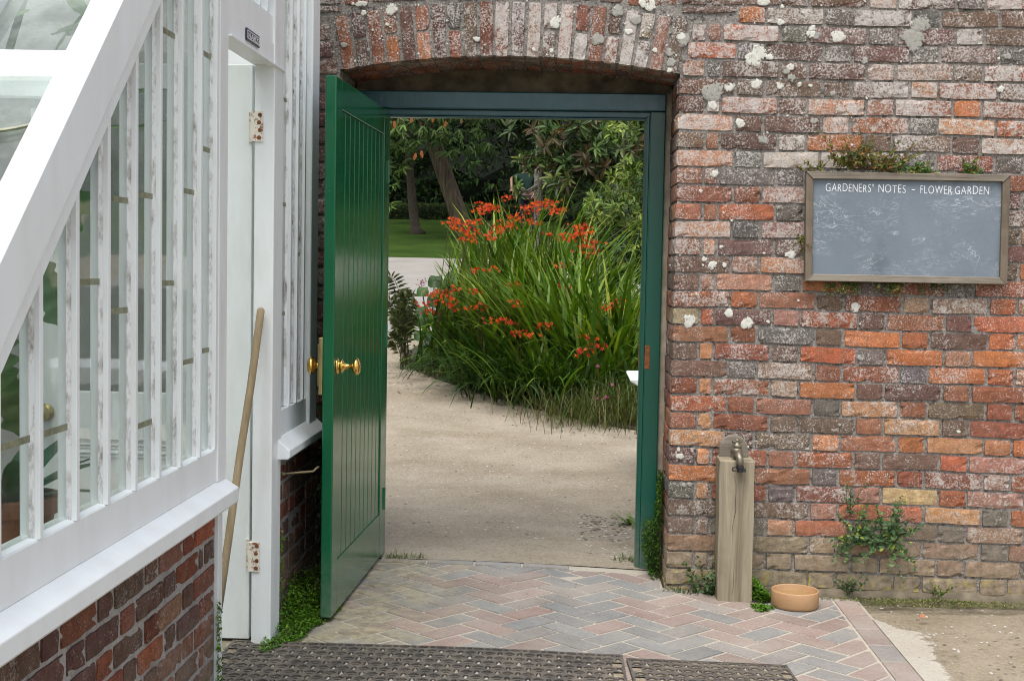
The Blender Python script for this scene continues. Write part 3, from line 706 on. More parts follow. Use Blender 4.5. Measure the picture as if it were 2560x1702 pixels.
# door hook between greenhouse plinth and door
hk=MB(); h0=Vector((-1.052,-.955,.60)); h1=Vector((-.985,-.80,.602))
h0=at(707,1184,-.93); h1=at(783,1178,-.80); h2=at(797,1166,-.78)
hk.tube([h0,h1,h1.lerp(h2,.5)+Vector((0,0,.002)),h2],.0042,8); hk.lathe([(0,-.007),(.010,-.005),(.010,.005),(0,.007)],Matrix.Translation(h0),10)
hk.tube([(XG-.03,h0.y,h0.z-.004),h0],.009,8); hk.box(XG-.03,XG-.024,h0.y-.02,h0.y+.02,h0.z-.025,h0.z+.02)
tag(hk.build('door_stay_hook',simple('old_iron_hook',(.25,.2,.11),.5,.6,.3),smooth=True),'thin rusty door hook fixed to the low brick wall behind the green door','hook')
# plants inside
def leaf_shape(mb,base,d,up,L,W,lobes,col,droop=.3):
    d=Vector(d).normalized(); s_=d.cross(Vector(up)).normalized(); n_=s_.cross(d)
    k=24; mid=[];lf=[];rt=[]
    for i in range(k+1):
        t=i/k; c=Vector(base)+d*(L*t)-n_*(droop*L*t*t)
        w=W*math.sin(math.pi*min(1,(.08+.92*t)))**.7*(1+(.32*math.sin(t*lobes*6.28) if lobes else 0))
        if t>.98: w*=.2
        mid.append(c-n_*w*.12); lf.append(c-s_*w); rt.append(c+s_*w)
    vs=mid+lf+rt; m=k+1
    fs=[(i,i+1,m+i+1,m+i) for i in range(k)]+[(i,2*m+i,2*m+i+1,i+1) for i in range(k)]
    mb.add(vs,fs,col=col)
def pot(name,label,x,y,r,h):
    t=thing(name,label,'potted plant',(x,y,.0)); m_=MB(); z=t.location.z
    m_.lathe([(0,.0),(r*.7,0),(r*.94,h*.82),(r*1.04,h*.82),(r*1.06,h),(r*.95,h),(r*.9,h*.9),(0,h*.9)],Matrix.Translation((x,y,0)),28); m_.build('plant_pot',CLAY,t,smooth=False,bevel=.003)
    return t
# staging bench carries the agave
sb=thing('staging_bench','low white slatted bench inside the greenhouse under the plants','bench',(-2.2,-2.2,0))
m_=MB()
for i in range(6): m_.box(-3.0,-1.42,-2.75+.16*i,-2.75+.16*i+.14,.50,.525)
m_.build('slats',WHITE2,sb)
for x in (-2.9,-1.55):
    for y in (-2.7,-1.9): m_=MB(); m_.box(x-.03,x+.03,y-.03,y+.03,-.05,.50); m_.build('leg',WHITE2,sb)
c=at(30,1290,-2.35); ag=thing('potted_agave','spiky agave in a clay pot just inside the lowest greenhouse panes','potted plant',(c.x,c.y,.525))
m_=MB(); r=.115; h=.2
m_.lathe([(0,.0),(r*.7,0),(r*.92,h*.78),(r*1.05,h*.78),(r*1.08,h),(r*.95,h),(r*.9,h*.9),(0,h*.9)],Matrix.Translation((c.x,c.y,.526)),28); m_.build('plant_pot',CLAY,ag,bevel=.003)
for i in range(13):
    an=i*2.4; m_=MB(); leaf_shape(m_,(c.x,c.y,.70),(math.cos(an),math.sin(an),.5+.07*i),(0,0,1),.26+.01*(i%4),.026,0,(.025,.075,.045),.35); m_.build('leaf',LEAFD,ag,smooth=True)
bp=thing('large_leaf_plant','tall plant with lobed dark leaves inside the greenhouse behind the open door','potted plant',(-2.15,-1.55,0))
m_=MB(); m_.lathe([(0,0),(.13,0),(.17,.24),(.185,.24),(.19,.30),(.17,.30),(.16,.27),(0,.27)],Matrix.Translation((-2.15,-1.55,-.048)),28); m_.build('plant_pot',CLAY,bp)
m_=MB(); m_.tube([(-2.15,-1.55,.2),(-2.12,-1.5,.8),(-2.05,-1.3,1.5),(-1.95,-1.0,2.3)],[.03,.026,.02,.012],8); m_.build('stem',simple('green_stem',(.08,.13,.05),.6),bp,smooth=True)
m_=MB()
for px,py,y,ax in ((135,640,-2.0,(.5,-.2,.5)),(128,700,-1.95,(.35,-.3,-.75)),(35,960,-2.0,(.3,-.3,-.9)),(10,850,-2.1,(.2,-.4,-.9)),(60,590,-1.9,(.6,.2,.3))):
    p=at(px-25,py-40,y); leaf_shape(m_,p,ax,(0,-1,.3),.20,.055,4,(.03,.10,.022),.15)
for i in range(60):
    z=random.uniform(1.75,2.85); x=random.uniform(-2.5,-1.5); y=random.uniform(-1.9,-.5) if z<zr(-1.4) else random.uniform(-1.2,-.45)
    if zr(y)<z+.12: continue
    if y<-.9 and z<2.1: continue
    an=random.uniform(0,6.28); leaf_shape(m_,(x,y,z),(math.cos(an),math.sin(an)-.3,random.uniform(-.5,.3)),(0,-.5,1),random.uniform(.2,.36),random.uniform(.05,.10),3,np.array((.10,.17,.07))*random.uniform(.7,1.5),.3)
m_.build('foliage',LEAFD,bp,smooth=True)
# ------------------------------------------------------------------ ground, path, lawn
def sstep(a,b,x):
    t=np.clip((x-a)/(b-a),0,1); return t*t*(3-2*t)
def gz(x,y):
    x=np.asarray(x,float); y=np.asarray(y,float)
    front=-.022-.033*sstep(-.5,1.0,x)
    yy=np.maximum(0,y-1.2); rise=.086*(yy-1.2*(1-np.exp(-yy/1.2)))
    return front*(1-sstep(.3,.8,y))-.03*sstep(.3,.8,y)+rise
GRAV=ground_mat('pale_path_gravel',(.235,.198,.143),(.35,.306,.236),.8,.4,(.165,.122,.07))
DIRT=ground_mat('dusty_earth',(.20,.165,.11),(.33,.285,.215),.6,.4,(.165,.13,.085))
LAWN,ntw,bw=newmat('lawn_turf'); gw=G(ntw); nw=gw.noise(90,5,.7); 
gw.set(bw,'Base Color',gw.mix(gw.ramp(gw.noise(.8,6,.7),.38,.62),gw.mix(nw,(.013,.036,.004),(.036,.072,.009)),gw.mix(nw,(.03,.062,.006),(.065,.115,.014)))); bw.inputs['Roughness'].default_value=.9; bw.inputs['Specular IOR Level'].default_value=.1; gw.set(bw,'Normal',gw.bump(nw,1,.03))
BED=simple('leaf_litter_soil',(.035,.028,.018),.95,0,.5,30,.8,40)
def sheet(name,xs,ys,mat,dz=0,keep=None,wob=0):
    X,Y=np.meshgrid(xs,ys); Z=gz(X,Y)+dz
    V=np.stack([X,Y,Z],-1).reshape(-1,3); nx=len(xs)
    F=[]
    for j in range(len(ys)-1):
        for i in range(nx-1):
            cx=(xs[i]+xs[i+1])/2; cy=(ys[j]+ys[j+1])/2
            if keep is None or keep(cx,cy): F.append((j*nx+i,j*nx+i+1,(j+1)*nx+i+1,(j+1)*nx+i))
    o=npmesh(name,V,np.array(F),np.ones((len(V),3)),mat,smooth=True); return struct(o)
xs=np.concatenate([np.linspace(-300,-12,10),np.linspace(-10,10,41),np.linspace(12,300,10)])
ys=np.concatenate([np.linspace(-60,-8,8),np.linspace(-7,1,21),np.linspace(1.5,46,60),np.linspace(60,400,12)])
X,Y=np.meshgrid(xs,ys); Z=np.where(Y<46,gz(X,Y),gz(X,np.full_like(Y,46.))+.01*(Y-46))-.03
V=np.stack([X,Y,Z],-1).reshape(-1,3); nx=len(xs); J,I=np.meshgrid(np.arange(len(ys)-1),np.arange(nx-1),indexing='ij')
F=np.stack([J*nx+I,J*nx+I+1,(J+1)*nx+I+1,(J+1)*nx+I],-1).reshape(-1,4)
struct(npmesh('ground',V,F,np.ones((len(V),3)),DIRT,smooth=True))
# the gravel walk beyond the door: (outer) outline as a polygon fan of strips
def strip(name,left,right,mat,dz,n=40):
    L=np.array(left,float);Rr=np.array(right,float); t=np.linspace(0,1,n)
    def rs(P):
        d=np.concatenate([[0],np.cumsum(np.linalg.norm(np.diff(P,axis=0),axis=1))]); d/=d[-1]
        return np.stack([np.interp(t,d,P[:,0]),np.interp(t,d,P[:,1])],1)
    A,B=rs(L),rs(Rr); m=10; V=[];F=[]
    for i in range(n):
        for j in range(m+1):
            p=A[i]*(1-j/m)+B[i]*(j/m); V.append((p[0],p[1],float(gz(p[0],p[1]))+dz))
    for i in range(n-1):
        for j in range(m): a=i*(m+1)+j; F.append((a,a+1,a+m+2,a+m+1))
    o=npmesh(name,V,np.array(F),np.ones((len(V),3)),mat,smooth=True); return struct(o)
strip('gravel_path',[(-9,.50),(-9,6),(-9,12),(-9,19)],[(7,.50),(7,6),(7,12),(7,19)],GRAV,-.004,70)
FARP=ground_mat('far_path_gravel',(.25,.235,.21),(.31,.292,.262),.4,.3,(.21,.192,.165))
strip('far_path',[(-8,9.2),(-2,9.2),(5,10)],[(-8,19.6),(-2,19.4),(5,19.0)],FARP,.004,30)
strip('lawn',[(-14,19.62),(-2,19.42),(8,19.1)],[(-14,45),(0,45),(16,45)],LAWN,.006,30)
strip('planting_bed',[(3,3.5),(1.2,3.75),(.46,4.15),(-.10,4.65),(-.62,5.3),(-1.2,6.15),(-1.62,6.9),(-1.7,7.6),(-1.5,9.5),(.5,12.5)],[(9,3.5),(9,3.9),(9,4.5),(9,5),(9,6),(9,7),(9,8),(9,9),(9,11),(9,14)],BED,.006,50)
struct(strip('doorway_earth',[(-1.02,.34),(-1.02,.9)],[(.45,.34),(.45,.9)],GRAV,.001,12))
# ------------------------------------------------------------------ herringbone brick paving
PAVE,ntp,bp_=newmat('worn_pavers'); gp=G(ntp); n1=gp.noise(60,6,.7); n2=gp.noise(3.2,5,.6); colp=gp.attr('col')
c=gp.mix(gp.ramp(n1,.3,.7),gp.mix(1.,colp,(.72,.72,.72),'MULTIPLY'),gp.mix(1.,colp,(1.25,1.25,1.25),'MULTIPLY'))
c=gp.mix(gp.ramp(n2,.34,.70,.14,.55),c,(.36,.335,.29))
xw=gp.sep(gp.geo().outputs['Position'],0); mossy=gp.math('MULTIPLY',gp.ramp(gp.math('ADD',xw,gp.math('MULTIPLY',gp.noise(5,4),.45)),-.50,-.15,1,0),gp.ramp(gp.noise(7,6,.7),.34,.54))
c=gp.mix(gp.math('MULTIPLY',mossy,.85),c,gp.mix(gp.ramp(gp.noise(22,4),.4,.6),(.20,.175,.12),(.36,.315,.20)))
gp.set(bp_,'Base Color',c); bp_.inputs['Roughness'].default_value=.85; bp_.inputs['Specular IOR Level'].default_value=.3
gp.set(bp_,'Normal',gp.bump(gp.math('ADD',n1,n2),.5,.004))
def clip(poly,x0,x1,y0,y1):
    for ax,lim,sg in ((0,x0,1),(0,x1,-1),(1,y0,1),(1,y1,-1)):
        out=[]
        for i in range(len(poly)):
            a,b=poly[i-1],poly[i]; da=(a[ax]-lim)*sg; db=(b[ax]-lim)*sg
            if da>=0 and db>=0: out.append(b)
            elif da>=0>db or da<0<=db:
                t=da/(da-db); p=(a[0]+(b[0]-a[0])*t,a[1]+(b[1]-a[1])*t); out.append(p)
                if db>=0: out.append(b)
        poly=out
        if len(poly)<3: return []
    return poly
def area(p): return .5*abs(sum(p[i-1][0]*p[i][1]-p[i][0]*p[i-1][1] for i in range(len(p))))
pv=MB(); PC=[(.22,.14,.12),(.19,.13,.11),(.24,.165,.14),(.145,.15,.152),(.165,.165,.162),(.13,.135,.138),(.175,.16,.15),(.20,.17,.15),(.15,.148,.145)]
def paver(poly,dz=0,col=None):
    if len(poly)<3 or area(poly)<.0006: return
    cx=sum(p[0] for p in poly)/len(poly); cy=sum(p[1] for p in poly)/len(poly)
    col=col or random.choice(PC); col=tuple(np.clip(np.array(col)*random.uniform(.85,1.15),0,1))
    zt=float(gz(cx,cy))+random.uniform(-.0015,.0015)+dz; tx,ty=random.gauss(0,.006),random.gauss(0,.006); n=len(poly); vs=[]
    for ins,z in ((.0,-.03),(.0,-.0035),(.0035,0)):
        for p in poly:
            dx,dy=cx-p[0],cy-p[1]; l=math.hypot(dx,dy)+1e-6
            vs.append((p[0]+dx/l*ins,p[1]+dy/l*ins,zt+z+float(gz(p[0],p[1]))-float(gz(cx,cy))+tx*(p[0]-cx)+ty*(p[1]-cy)))
    fs=[tuple(range(2*n,3*n))]+[(k*n+i,k*n+(i+1)%n,(k+1)*n+(i+1)%n,(k+1)*n+i) for k in (0,1) for i in range(n)]
    pv.add(vs,fs,col=col)
U=.1065; th=R(48); ca,sa=math.cos(th),math.sin(th); ox,oy=-.511,-.198; jg=.0058
for i in range(-26,27):
    for j in range(-26,27):
        q=(i-j)%4
        if q==0: r_=(i,i+2,j,j+1)
        elif q==3: r_=(i,i+1,j,j+2)
        else: continue
        x0,x1,y0,y1=r_[0]*U+jg,r_[1]*U-jg,r_[2]*U+jg,r_[3]*U-jg
        poly=[(ox+ca*a-sa*b,oy+sa*a+ca*b) for a,b in ((x0,y0),(x1,y0),(x1,y1),(x0,y1))]
        poly=clip(poly,-1.30,1.118,-2.3,.252)
        if poly and sum(p[1] for p in poly)/len(poly)>-.02 and not (-1.0<sum(p[0] for p in poly)/len(poly)<.42): continue
        if poly and sum(p[1] for p in poly)/len(poly)>-.02: poly=clip(poly,-1.0,.40,-2.3,.252)
        paver(poly)
for i in range(4): paver([(-.86+.218*i,.262),(-.86+.218*i+.209,.262),(-.86+.218*i+.209,.325),(-.86+.218*i,.325)],.002)
y=-.075
while y>-2.3:
    paver([(1.128,y-.208),(1.222,y-.208),(1.222,y),(1.128,y)],.001,random.choice(((.24,.165,.14),(.22,.16,.14),(.19,.175,.165)))); y-=.216
pave=struct(pv.build('brick_paving',PAVE))
SAND=ground_mat('pale_joint_sand',(.36,.325,.265),(.46,.42,.35),.4,.3,(.30,.265,.205))
sd=MB()
for x0,x1,y0,y1 in [(-1.3+.1*i,-1.2+.1*i,-2.3,-.005) for i in range(25)]+[(1.2,1.235,-2.3,-.005)]+[(-1.0+.1*i,-.9+.1*i,-.005,.34) for i in range(14)]+[(.4,.41,-.005,.34)]:
    z=lambda x:float(gz(x,0))-.0030
    sd.add([(x0,y0,z(x0)),(x1,y0,z(x1)),(x1,y1,z(x1)),(x0,y1,z(x0))],[(0,1,2,3)])
struct(sd.build('paving_bed',SAND))
cs=MB(); n=60; WD=[.16+.022*math.sin(i*.21)+.008*math.sin(i*1.3)+.010*random.random() for i in range(n+1)]
for i in range(n):
    y0=-.35-i*.034; y1=y0-.034; wl,w1=WD[i],WD[i+1]; f=min(1,i/6)
    cs.add([(1.224,y0,-.053),(1.224+wl*f,y0,-.054),(1.224+w1*min(1,(i+1)/6),y1,-.054),(1.224,y1,-.053)],[(0,1,2,3)],den=[1.,.0,.0,1.])
CONCE=ground_mat('pale_concrete',(.35,.32,.265),(.46,.43,.37),.4,.3,(.3,.265,.21)); ge=G(CONCE.node_tree); ge.set(CONCE.node_tree.nodes['Principled BSDF'],'Alpha',ge.ramp(ge.math('ADD',ge.math('MULTIPLY',ge.attr('den','Fac'),1.6),ge.math('MULTIPLY',ge.math('SUBTRACT',ge.noise(14,7,.7),.5),2.4)),.34,.5))
struct(cs.build('concrete_edging',CONCE,smooth=True))
# loose stones and debris
ST=MB()
def pebble(x,y,z,r,col):
    n=6; vs=[]; 
    for (k,zz) in ((.75,0.),(1.,.35),(.6,.75)):
        for t in range(n): a=6.28*t/n+k; vs.append((x+r*k*math.cos(a)*random.uniform(.75,1.25),y+r*k*math.sin(a)*random.uniform(.75,1.25),z+r*zz*.8))
    vs.append((x,y,z+r*.7)); fs=[(k*n+t,k*n+(t+1)%n,(k+1)*n+(t+1)%n,(k+1)*n+t) for k in (0,1) for t in range(n)]+[(2*n+t,2*n+(t+1)%n,3*n) for t in range(n)]
    ST.add(vs,fs,col=col)
SC=[(.30,.265,.215),(.36,.33,.29),(.2,.17,.125),(.13,.105,.08),(.42,.39,.35)]
for _ in range(2600):
    y=.55+8*random.random()**1.6; x=random.uniform(-1.6,1.6)
    if x>.35 and y>2.4: continue
    pebble(x,y,float(gz(x,y))-.006,random.uniform(.003,.009),random.choice(SC))
for _ in range(420):
    x=random.uniform(1.25,2.6); y=random.uniform(-1.6,-.03); pebble(x,y,-.057,random.uniform(.002,.008),random.choice(SC))
for _ in range(160):
    x=random.uniform(-1.2,1.2); y=random.uniform(-1.0,.3); 
    if y>-.02 and not -.9<x<.38: continue
    pebble(x,y,float(gz(x,y))-.001,random.uniform(.0015,.004),random.choice(SC))
for _ in range(1500):
    y=random.uniform(.6,4.5); x=random.uniform(-1.2,.35); pebble(x,y,float(gz(x,y))-.006,random.uniform(.002,.006),random.choice(SC))
for _ in range(260):
    x=random.uniform(.05,.30); y=random.uniform(.45,1.6); pebble(x,y,float(gz(x,y))-.004,random.uniform(.004,.012),random.choice(SC))
PEB,ntb,bb_=newmat('pebble_stone'); gb=G(ntb); gb.set(bb_,'Base Color',gb.attr('col')); bb_.inputs['Roughness'].default_value=.9
tag(ST.build('loose_gravel',PEB),'loose pale stones scattered over the gravel walk','gravel',kind='stuff')
# ------------------------------------------------------------------ rubber mats
RUBBER,ntr,br_=newmat('dusty_black_rubber'); gr=G(ntr); n1=gr.noise(14,5,.65); n2=gr.noise(160,4,.7)
gr.set(br_,'Base Color',gr.mix(gr.ramp(n1,.38,.68,.1,.85),gr.mix(n2,(.034,.031,.028),(.072,.065,.058)),(.15,.128,.10))); br_.inputs['Roughness'].default_value=.75; gr.set(br_,'Normal',gr.bump(n2,.3,.002))
MATDIRT=ground_mat('mat_dirt',(.17,.14,.10),(.33,.275,.20),1.0,.6,(.12,.10,.07))
def rubber_mat(label,x0,x1,y0,y1,fn,rot=0):
    t=thing('rubber_mat',label,'door mat',((x0+x1)/2,(y0+y1)/2,-.03),'hollow rubber mats')
    mb=MB(); zt=.0135; zb=.001
    Cx,Cy=x0,y1; Rm=Matrix.Translation((Cx,Cy,0))@Matrix.Rotation(rot,4,'Z')@Matrix.Translation((-Cx,-Cy,0))
    def zz(x): return float(gz(x,-1))
    def cell(cx,cy,w,h,rx,ry,sh):
        n=12; vs=[]
        for i in range(n):
            a=2*math.pi*i/n+math.pi/n; c_,s_=math.cos(a),math.sin(a); m=max(abs(c_),abs(s_)); vs.append((cx+c_/m*w/2,cy+s_/m*h/2,zt))
        for z in (zt+.0005,zb):
            for i in range(n):
                a=2*math.pi*i/n+math.pi/n; e=abs(math.cos(a))**sh; vs.append((cx+rx*math.cos(a)*(1 if sh==0 else (.55+.45*e)),cy+ry*math.sin(a)*(1 if sh==0 else (.55+.45*abs(math.sin(a))**sh)),z))
        fs=[(i,(i+1)%n,n+(i+1)%n,n+i) for i in range(n)]+[(n+i,n+(i+1)%n,2*n+(i+1)%n,2*n+i) for i in range(n)]
        mb.add([Rm@Vector((x,y,z+zz(x))) for x,y,z in vs],fs)
    B=.016
    # border band with ovals and round holes
    mb.add([Rm@Vector((x,y,z+zz(x))) for x,y,z in ((x0,y1-.007,zt),(x1,y1-.007,zt),(x1,y1,zt),(x0,y1,zt),(x0,y1,zb),(x1,y1,zb))],[(0,1,2,3),(3,2,5,4)])
    for xa,xb in ((x0,x0+.008),(x1-.008,x1)):
        mb.box(xa,xb,y0,y1-.007,zb+zz((xa+xb)/2)-.004,zt+zz((xa+xb)/2),M=Rm)
    bh=.040; W=x1-x0-.016; n=int(W/.064); w=W/n
    for i in range(n):
        c_=x0+.008+w*(i+.5); cell(c_-.010,y1-.007-bh/2,w*.68,bh,w*.30,.0145,0); cell(c_+w*.34-.010+w*.0,y1-.007-bh/2,w*.0+.0005,bh,.0001,.0001,0) if False else None
        cell(c_-.010+w*.5,y1-.007-bh/2,w*.32,bh,.0092,.012,0)
    ph=.054; y=y1-.007-bh; r=0
    nx=int(W/.066); pw=W/nx
    while y-ph>y0:
        off=(r%2)*.5
        for i in range(nx):
            cx=x0+.008+pw*(i+.5+off)
            if cx+pw*.5>x1: continue
            cell(cx-pw*.17,y-ph/2,pw*.66,ph,pw*.30,.0235,1.3); cell(cx+pw*.33,y-ph/2,pw*.34,ph,pw*.14,.021,0); mb.box(cx-pw*.17-pw*.30,cx-pw*.17+pw*.30,y-ph/2-.004,y-ph/2+.003,zb,zt-.001,M=Matrix.Translation((0,0,zz(cx)))@Rm)
        # raised cross studs
        y-=ph; r+=1
    mb.build('lattice',RUBBER,t)
    st=MB(); y=y1-.06; r=0
    while y>y0:
        for i in range(nx):
            cx=x0+.008+pw*(i+.5+(r%2)*.5)+pw*.33
            if cx>x1-.02: continue
            q=Rm@Vector((cx+pw*.5*random.choice((0,0)),y,0)); s=random.uniform(.007,.013); z=zz(q.x)+.002
            st.add([(q.x-s,q.y-s*.7,z),(q.x+s,q.y-s*.6,z),(q.x+s*.8,q.y+s*.7,z),(q.x-s*.9,q.y+s*.6,z),(q.x,q.y,z+random.uniform(.006,.014))],[(0,1,4),(1,2,4),(2,3,4),(3,0,4)],col=random.choice(SC[:3]))
        y-=ph; r+=1
    d=MB(); d.add([Rm@Vector((x,y,zz(x)+fn)) for x,y in ((x0+.003,y0),(x1-.003,y0),(x1-.003,y1-.004),(x0+.003,y1-.004))],[(0,1,2,3)]); d.build('trodden_dirt',MATDIRT,t)
    struct(st.build('grit',PEB,t),'stuff')
rubber_mat('larger rubber mat lying in front of the greenhouse doorway',-1.185,.198,-2.0,-1.075,.0088,R(.9))
rubber_mat('smaller rubber mat lying right of the larger mat, set slightly back',.210,.772,-2.0,-1.090,.0085,R(3.2))
# ------------------------------------------------------------------ tap post and bowl
tp=thing('tap_post','square weathered timber post standing against the brick wall','post',(.70,-.09,-.06))
m_=MB(); x0,x1,y0,y1=.626,.772,-.148,-.014
n=10; vs=[];fs=[]
for i in range(n+1):
    z=-.10+.640*i/n; b=.0015*math.sin(i*1.3)
    for x,y in ((x0+b,y0),(x1+b,y0+.002*math.sin(i)),(x1+b,y1),(x0+b,y1)): vs.append((x+.004*(i/n)*-1,y,z+(.004 if (i==n and y==y1) else 0)))
for i in range(n):
    for j in range(4): a=i*4+j; b=i*4+(j+1)%4; fs.append((a,b,b+4,a+4))
fs.append((n*4,n*4+1,n*4+2,n*4+3)); m_.add(vs,fs); m_.build('post',OAK,tp,bevel=.004)
m_=MB(); K=Vector((.706,0,.243-.06)); 
m_.lathe([(0,0),(.012,.0),(.014,-.0015),(.016,0)],Matrix.Translation((.722,-.1485,.115))@Matrix.Rotation(math.pi/2,4,'X'),16); 
cx=.688; pts=[]
m_=MB()
cr_pts=[Vector((cx+.006*math.sin(i*.7)+.003*math.sin(i*2.1),-.1478,-.02+.50*i/14)) for i in range(15)]
m_.tube(cr_pts,[.0004+.0007*math.sin(math.pi*i/14) for i in range(15)],4); m_.build('drying_crack',simple('crack_shadow_wood',(.03,.022,.014),.95),tp)
m_=MB(); pr=[]
for i in range(15):
    a=math.pi*i/14; pr.append((.690+.060*math.cos(a),.575+.062*math.sin(a)))
pr=[(.750,.541)]+pr+[(.630,.541)]
m_.prism(pr,'y',-.052,-.020); m_.build('back_plate',FRAMEW,tp,bevel=.004)
tap=thing('garden_tap','old brass garden tap fixed to the rounded board on top of the timber post','tap',(.695,-.08,.56))
m_=MB(); ax=.697
m_.tube([(ax,-.052,.572),(ax,-.075,.572),(ax,-.105,.571)],[.017,.015,.016],14); m_.lathe([(0,0),(.020,0),(.020,.006),(.014,.009)],Matrix.Translation((ax,-.0535,.572))@Matrix.Rotation(math.pi/2,4,'X'),16)
m_.lathe([(.019,-.019),(.0225,-.010),(.0225,.010),(.018,.019),(0,.020)],Matrix.Translation((ax,-.105,.571)),16)
m_.tube([(ax,-.110,.570),(ax+.003,-.150,.566),(ax+.005,-.168,.552),(ax+.006,-.172,.520)],[.0165,.016,.0155,.0145],14); m_.build('body',AGED,tap,smooth=True)
m_=MB(); m_.lathe([(.016,0),(.0195,.004),(.0195,.014),(.012,.018),(.009,.030),(.012,.033),(.009,.038),(0,.039)],Matrix.Translation((ax,-.105,.589)),8)
m_.tube([(ax-.021,-.107,.616),(ax+.021,-.103,.618)],[.0065,.0065],8); m_.build('handle',AGED,tap,smooth=True)
m_=MB(); m_.lathe([(.012,0),(.0165,.0),(.0165,-.011),(.0135,-.013),(.0135,-.026),(0,-.026)],Matrix.Translation((ax+.006,-.172,.524)),16)
m_.tube([(ax-.012,-.172,.519),(ax-.024,-.176,.516),(ax-.024,-.176,.505),(ax-.012,-.174,.503)],[.004]*4,6); m_.box(ax+.014,ax+.030,-.182,-.166,.500,.514); m_.build('hose_connector',BLACK,tap,bevel=.001)
bw_=thing('terracotta_bowl','round buff terracotta dog bowl holding a little water beside the post','bowl',(.943,-.185,-.055))
BM=Matrix.Translation((.943,-.185,-.0535)); k=.0975
m_=MB(); m_.lathe([(0,0),(k*.93,0),(k*.97,.004),(k,.012),(k*1.01,.045),(k*1.0,.066),(k*.985,.0705),(k*.955,.071),(k*.93,.067),(k*.92,.02),(k*.86,.012),(0,.012)],BM,48); m_.build('bowl',TERRA,bw_,smooth=True)
WATER,ntq,bq=newmat('still_water'); bq.inputs['Base Color'].default_value=(.30,.19,.08,1); bq.inputs['Roughness'].default_value=.04; bq.inputs['Specular IOR Level'].default_value=.6
m_=MB(); m_.add([BM@Vector((k*.924*math.cos(6.2832*j/40),k*.924*math.sin(6.2832*j/40),.046)) for j in range(40)],[tuple(range(40))]); m_.build('water',WATER,bw_,smooth=True)
# ------------------------------------------------------------------ slate notice board
bo=thing('slate_notice_board','framed grey slate chalkboard headed with white lettering, hung on the brick wall','notice board',(1.39,-.03,1.52))
TL,TRp,BL,BR=at(2016,429,-.05),at(2526,437,-.05),at(2013,702,-.05),at(2518,711,-.05)
def bil(u,v,y):
    p=TL.lerp(TRp,u).lerp(BL.lerp(BR,u),v); return (p.x,y,p.z)
Wb=(TRp-TL).length; Hb=(TL-BL).length; fu=.030/Wb; fv=.029/Hb
def rail(name,q,mat):
    m_=MB(); n=12; a,b,c,d=q  # outer a->b, inner d->c
    vs=[]
    for i in range(n+1):
        t=i/n
        for (p0,p1,y,w) in ((a,b,-.052,0),(d,c,-.050,1),(d,c,-.030,0),(a,b,-.012,0)):
            u=p0[0]+(p1[0]-p0[0])*t; v=p0[1]+(p1[1]-p0[1])*t; j=.0012*math.sin(i*2.1+len(name)*3)
            P_=bil(u,v,y+j); vs.append(P_)
    fs=[]
    for i in range(n):
        for j in range(4): A=i*4+j; B=i*4+(j+1)%4; fs.append((A,B,B+4,A+4))
    fs+= [(0,1,2,3),(n*4+3,n*4+2,n*4+1,n*4)]
    m_.add(vs,fs); m_.build(name,mat,bo,bevel=.0025)
rail('frame_rail',[(0,0),(1,0),(1-fu,fv),(fu,fv)],FRAMEW); rail('frame_rail',[(1,1),(0,1),(fu,1-fv),(1-fu,1-fv)],FRAMEW)
rail('frame_stile',[(0,1),(0,0),(fu,fv),(fu,1-fv)],FRAMEV); rail('frame_stile',[(1,0),(1,1),(1-fu,1-fv),(1-fu,fv)],FRAMEV)
SLATE,nts,bs=newmat('chalky_slate'); gs=G(nts); n1=gs.noise(3,6,.6); f1=gs.noise(9,5,.6,dist=1.6); 
base=gs.mix(gs.ramp(n1,.3,.7),(.115,.148,.178),(.17,.208,.24)); base=gs.mix(gs.ramp(gs.noise(120,4,.7,vec=gs.scaled((.5,1,2))),.3,.75,0,.35),base,(.21,.235,.27))
def vein(scale,dist,wd,vec,thr):
    nn=gs.noise(scale,4,.55,vec=vec,dist=dist); r_=gs.math('ABSOLUTE',gs.math('SUBTRACT',nn,.5))
    return gs.math('MULTIPLY',gs.ramp(r_,wd,0,0,1),gs.ramp(gs.noise(5.5,3,.6),thr,thr+.12))
v1=vein(5,1.6,.010,gs.scaled((1,1,2.0)),.50); v2=vein(13,1.2,.014,gs.scaled((.7,1,2.2)),.52); v3=vein(24,.8,.02,gs.scaled((.35,1,1.6)),.47)
base=gs.mix(gs.math('MULTIPLY',v1,.6),base,(.62,.65,.68)); base=gs.mix(gs.math('MULTIPLY',v2,.4),base,(.5,.53,.57)); base=gs.mix(gs.math('MULTIPLY',v3,.28),base,(.42,.45,.49))
base=gs.mix(gs.math('MULTIPLY',gs.ramp(gs.noise(7,3,.6),.66,.74),.5),base,(.36,.25,.18)); base=gs.mix(gs.math('MULTIPLY',gs.ramp(gs.noise(4.3,3,.6),.60,.72),.5),base,(.05,.07,.085))
gs.set(bs,'Base Color',base); bs.inputs['Roughness'].default_value=.62; gs.set(bs,'Normal',gs.bump(gs.math('ADD',n1,gs.math('MULTIPLY',f1,.5)),.25,.01))
m_=MB(); n=16; vs=[bil(fu*.8+(1-1.6*fu)*i/n,fv*.8+(1-1.6*fv)*j/n,-.034) for j in range(n+1) for i in range(n+1)]
m_.add(vs,[(j*(n+1)+i,(j+1)*(n+1)+i,(j+1)*(n+1)+i+1,j*(n+1)+i+1) for j in range(n) for i in range(n)]); m_.build('slate',SLATE,bo,smooth=True)
CHALK=simple('white_lettering_paint',(.78,.79,.80),.8,0,.1,40)
tm=MB()
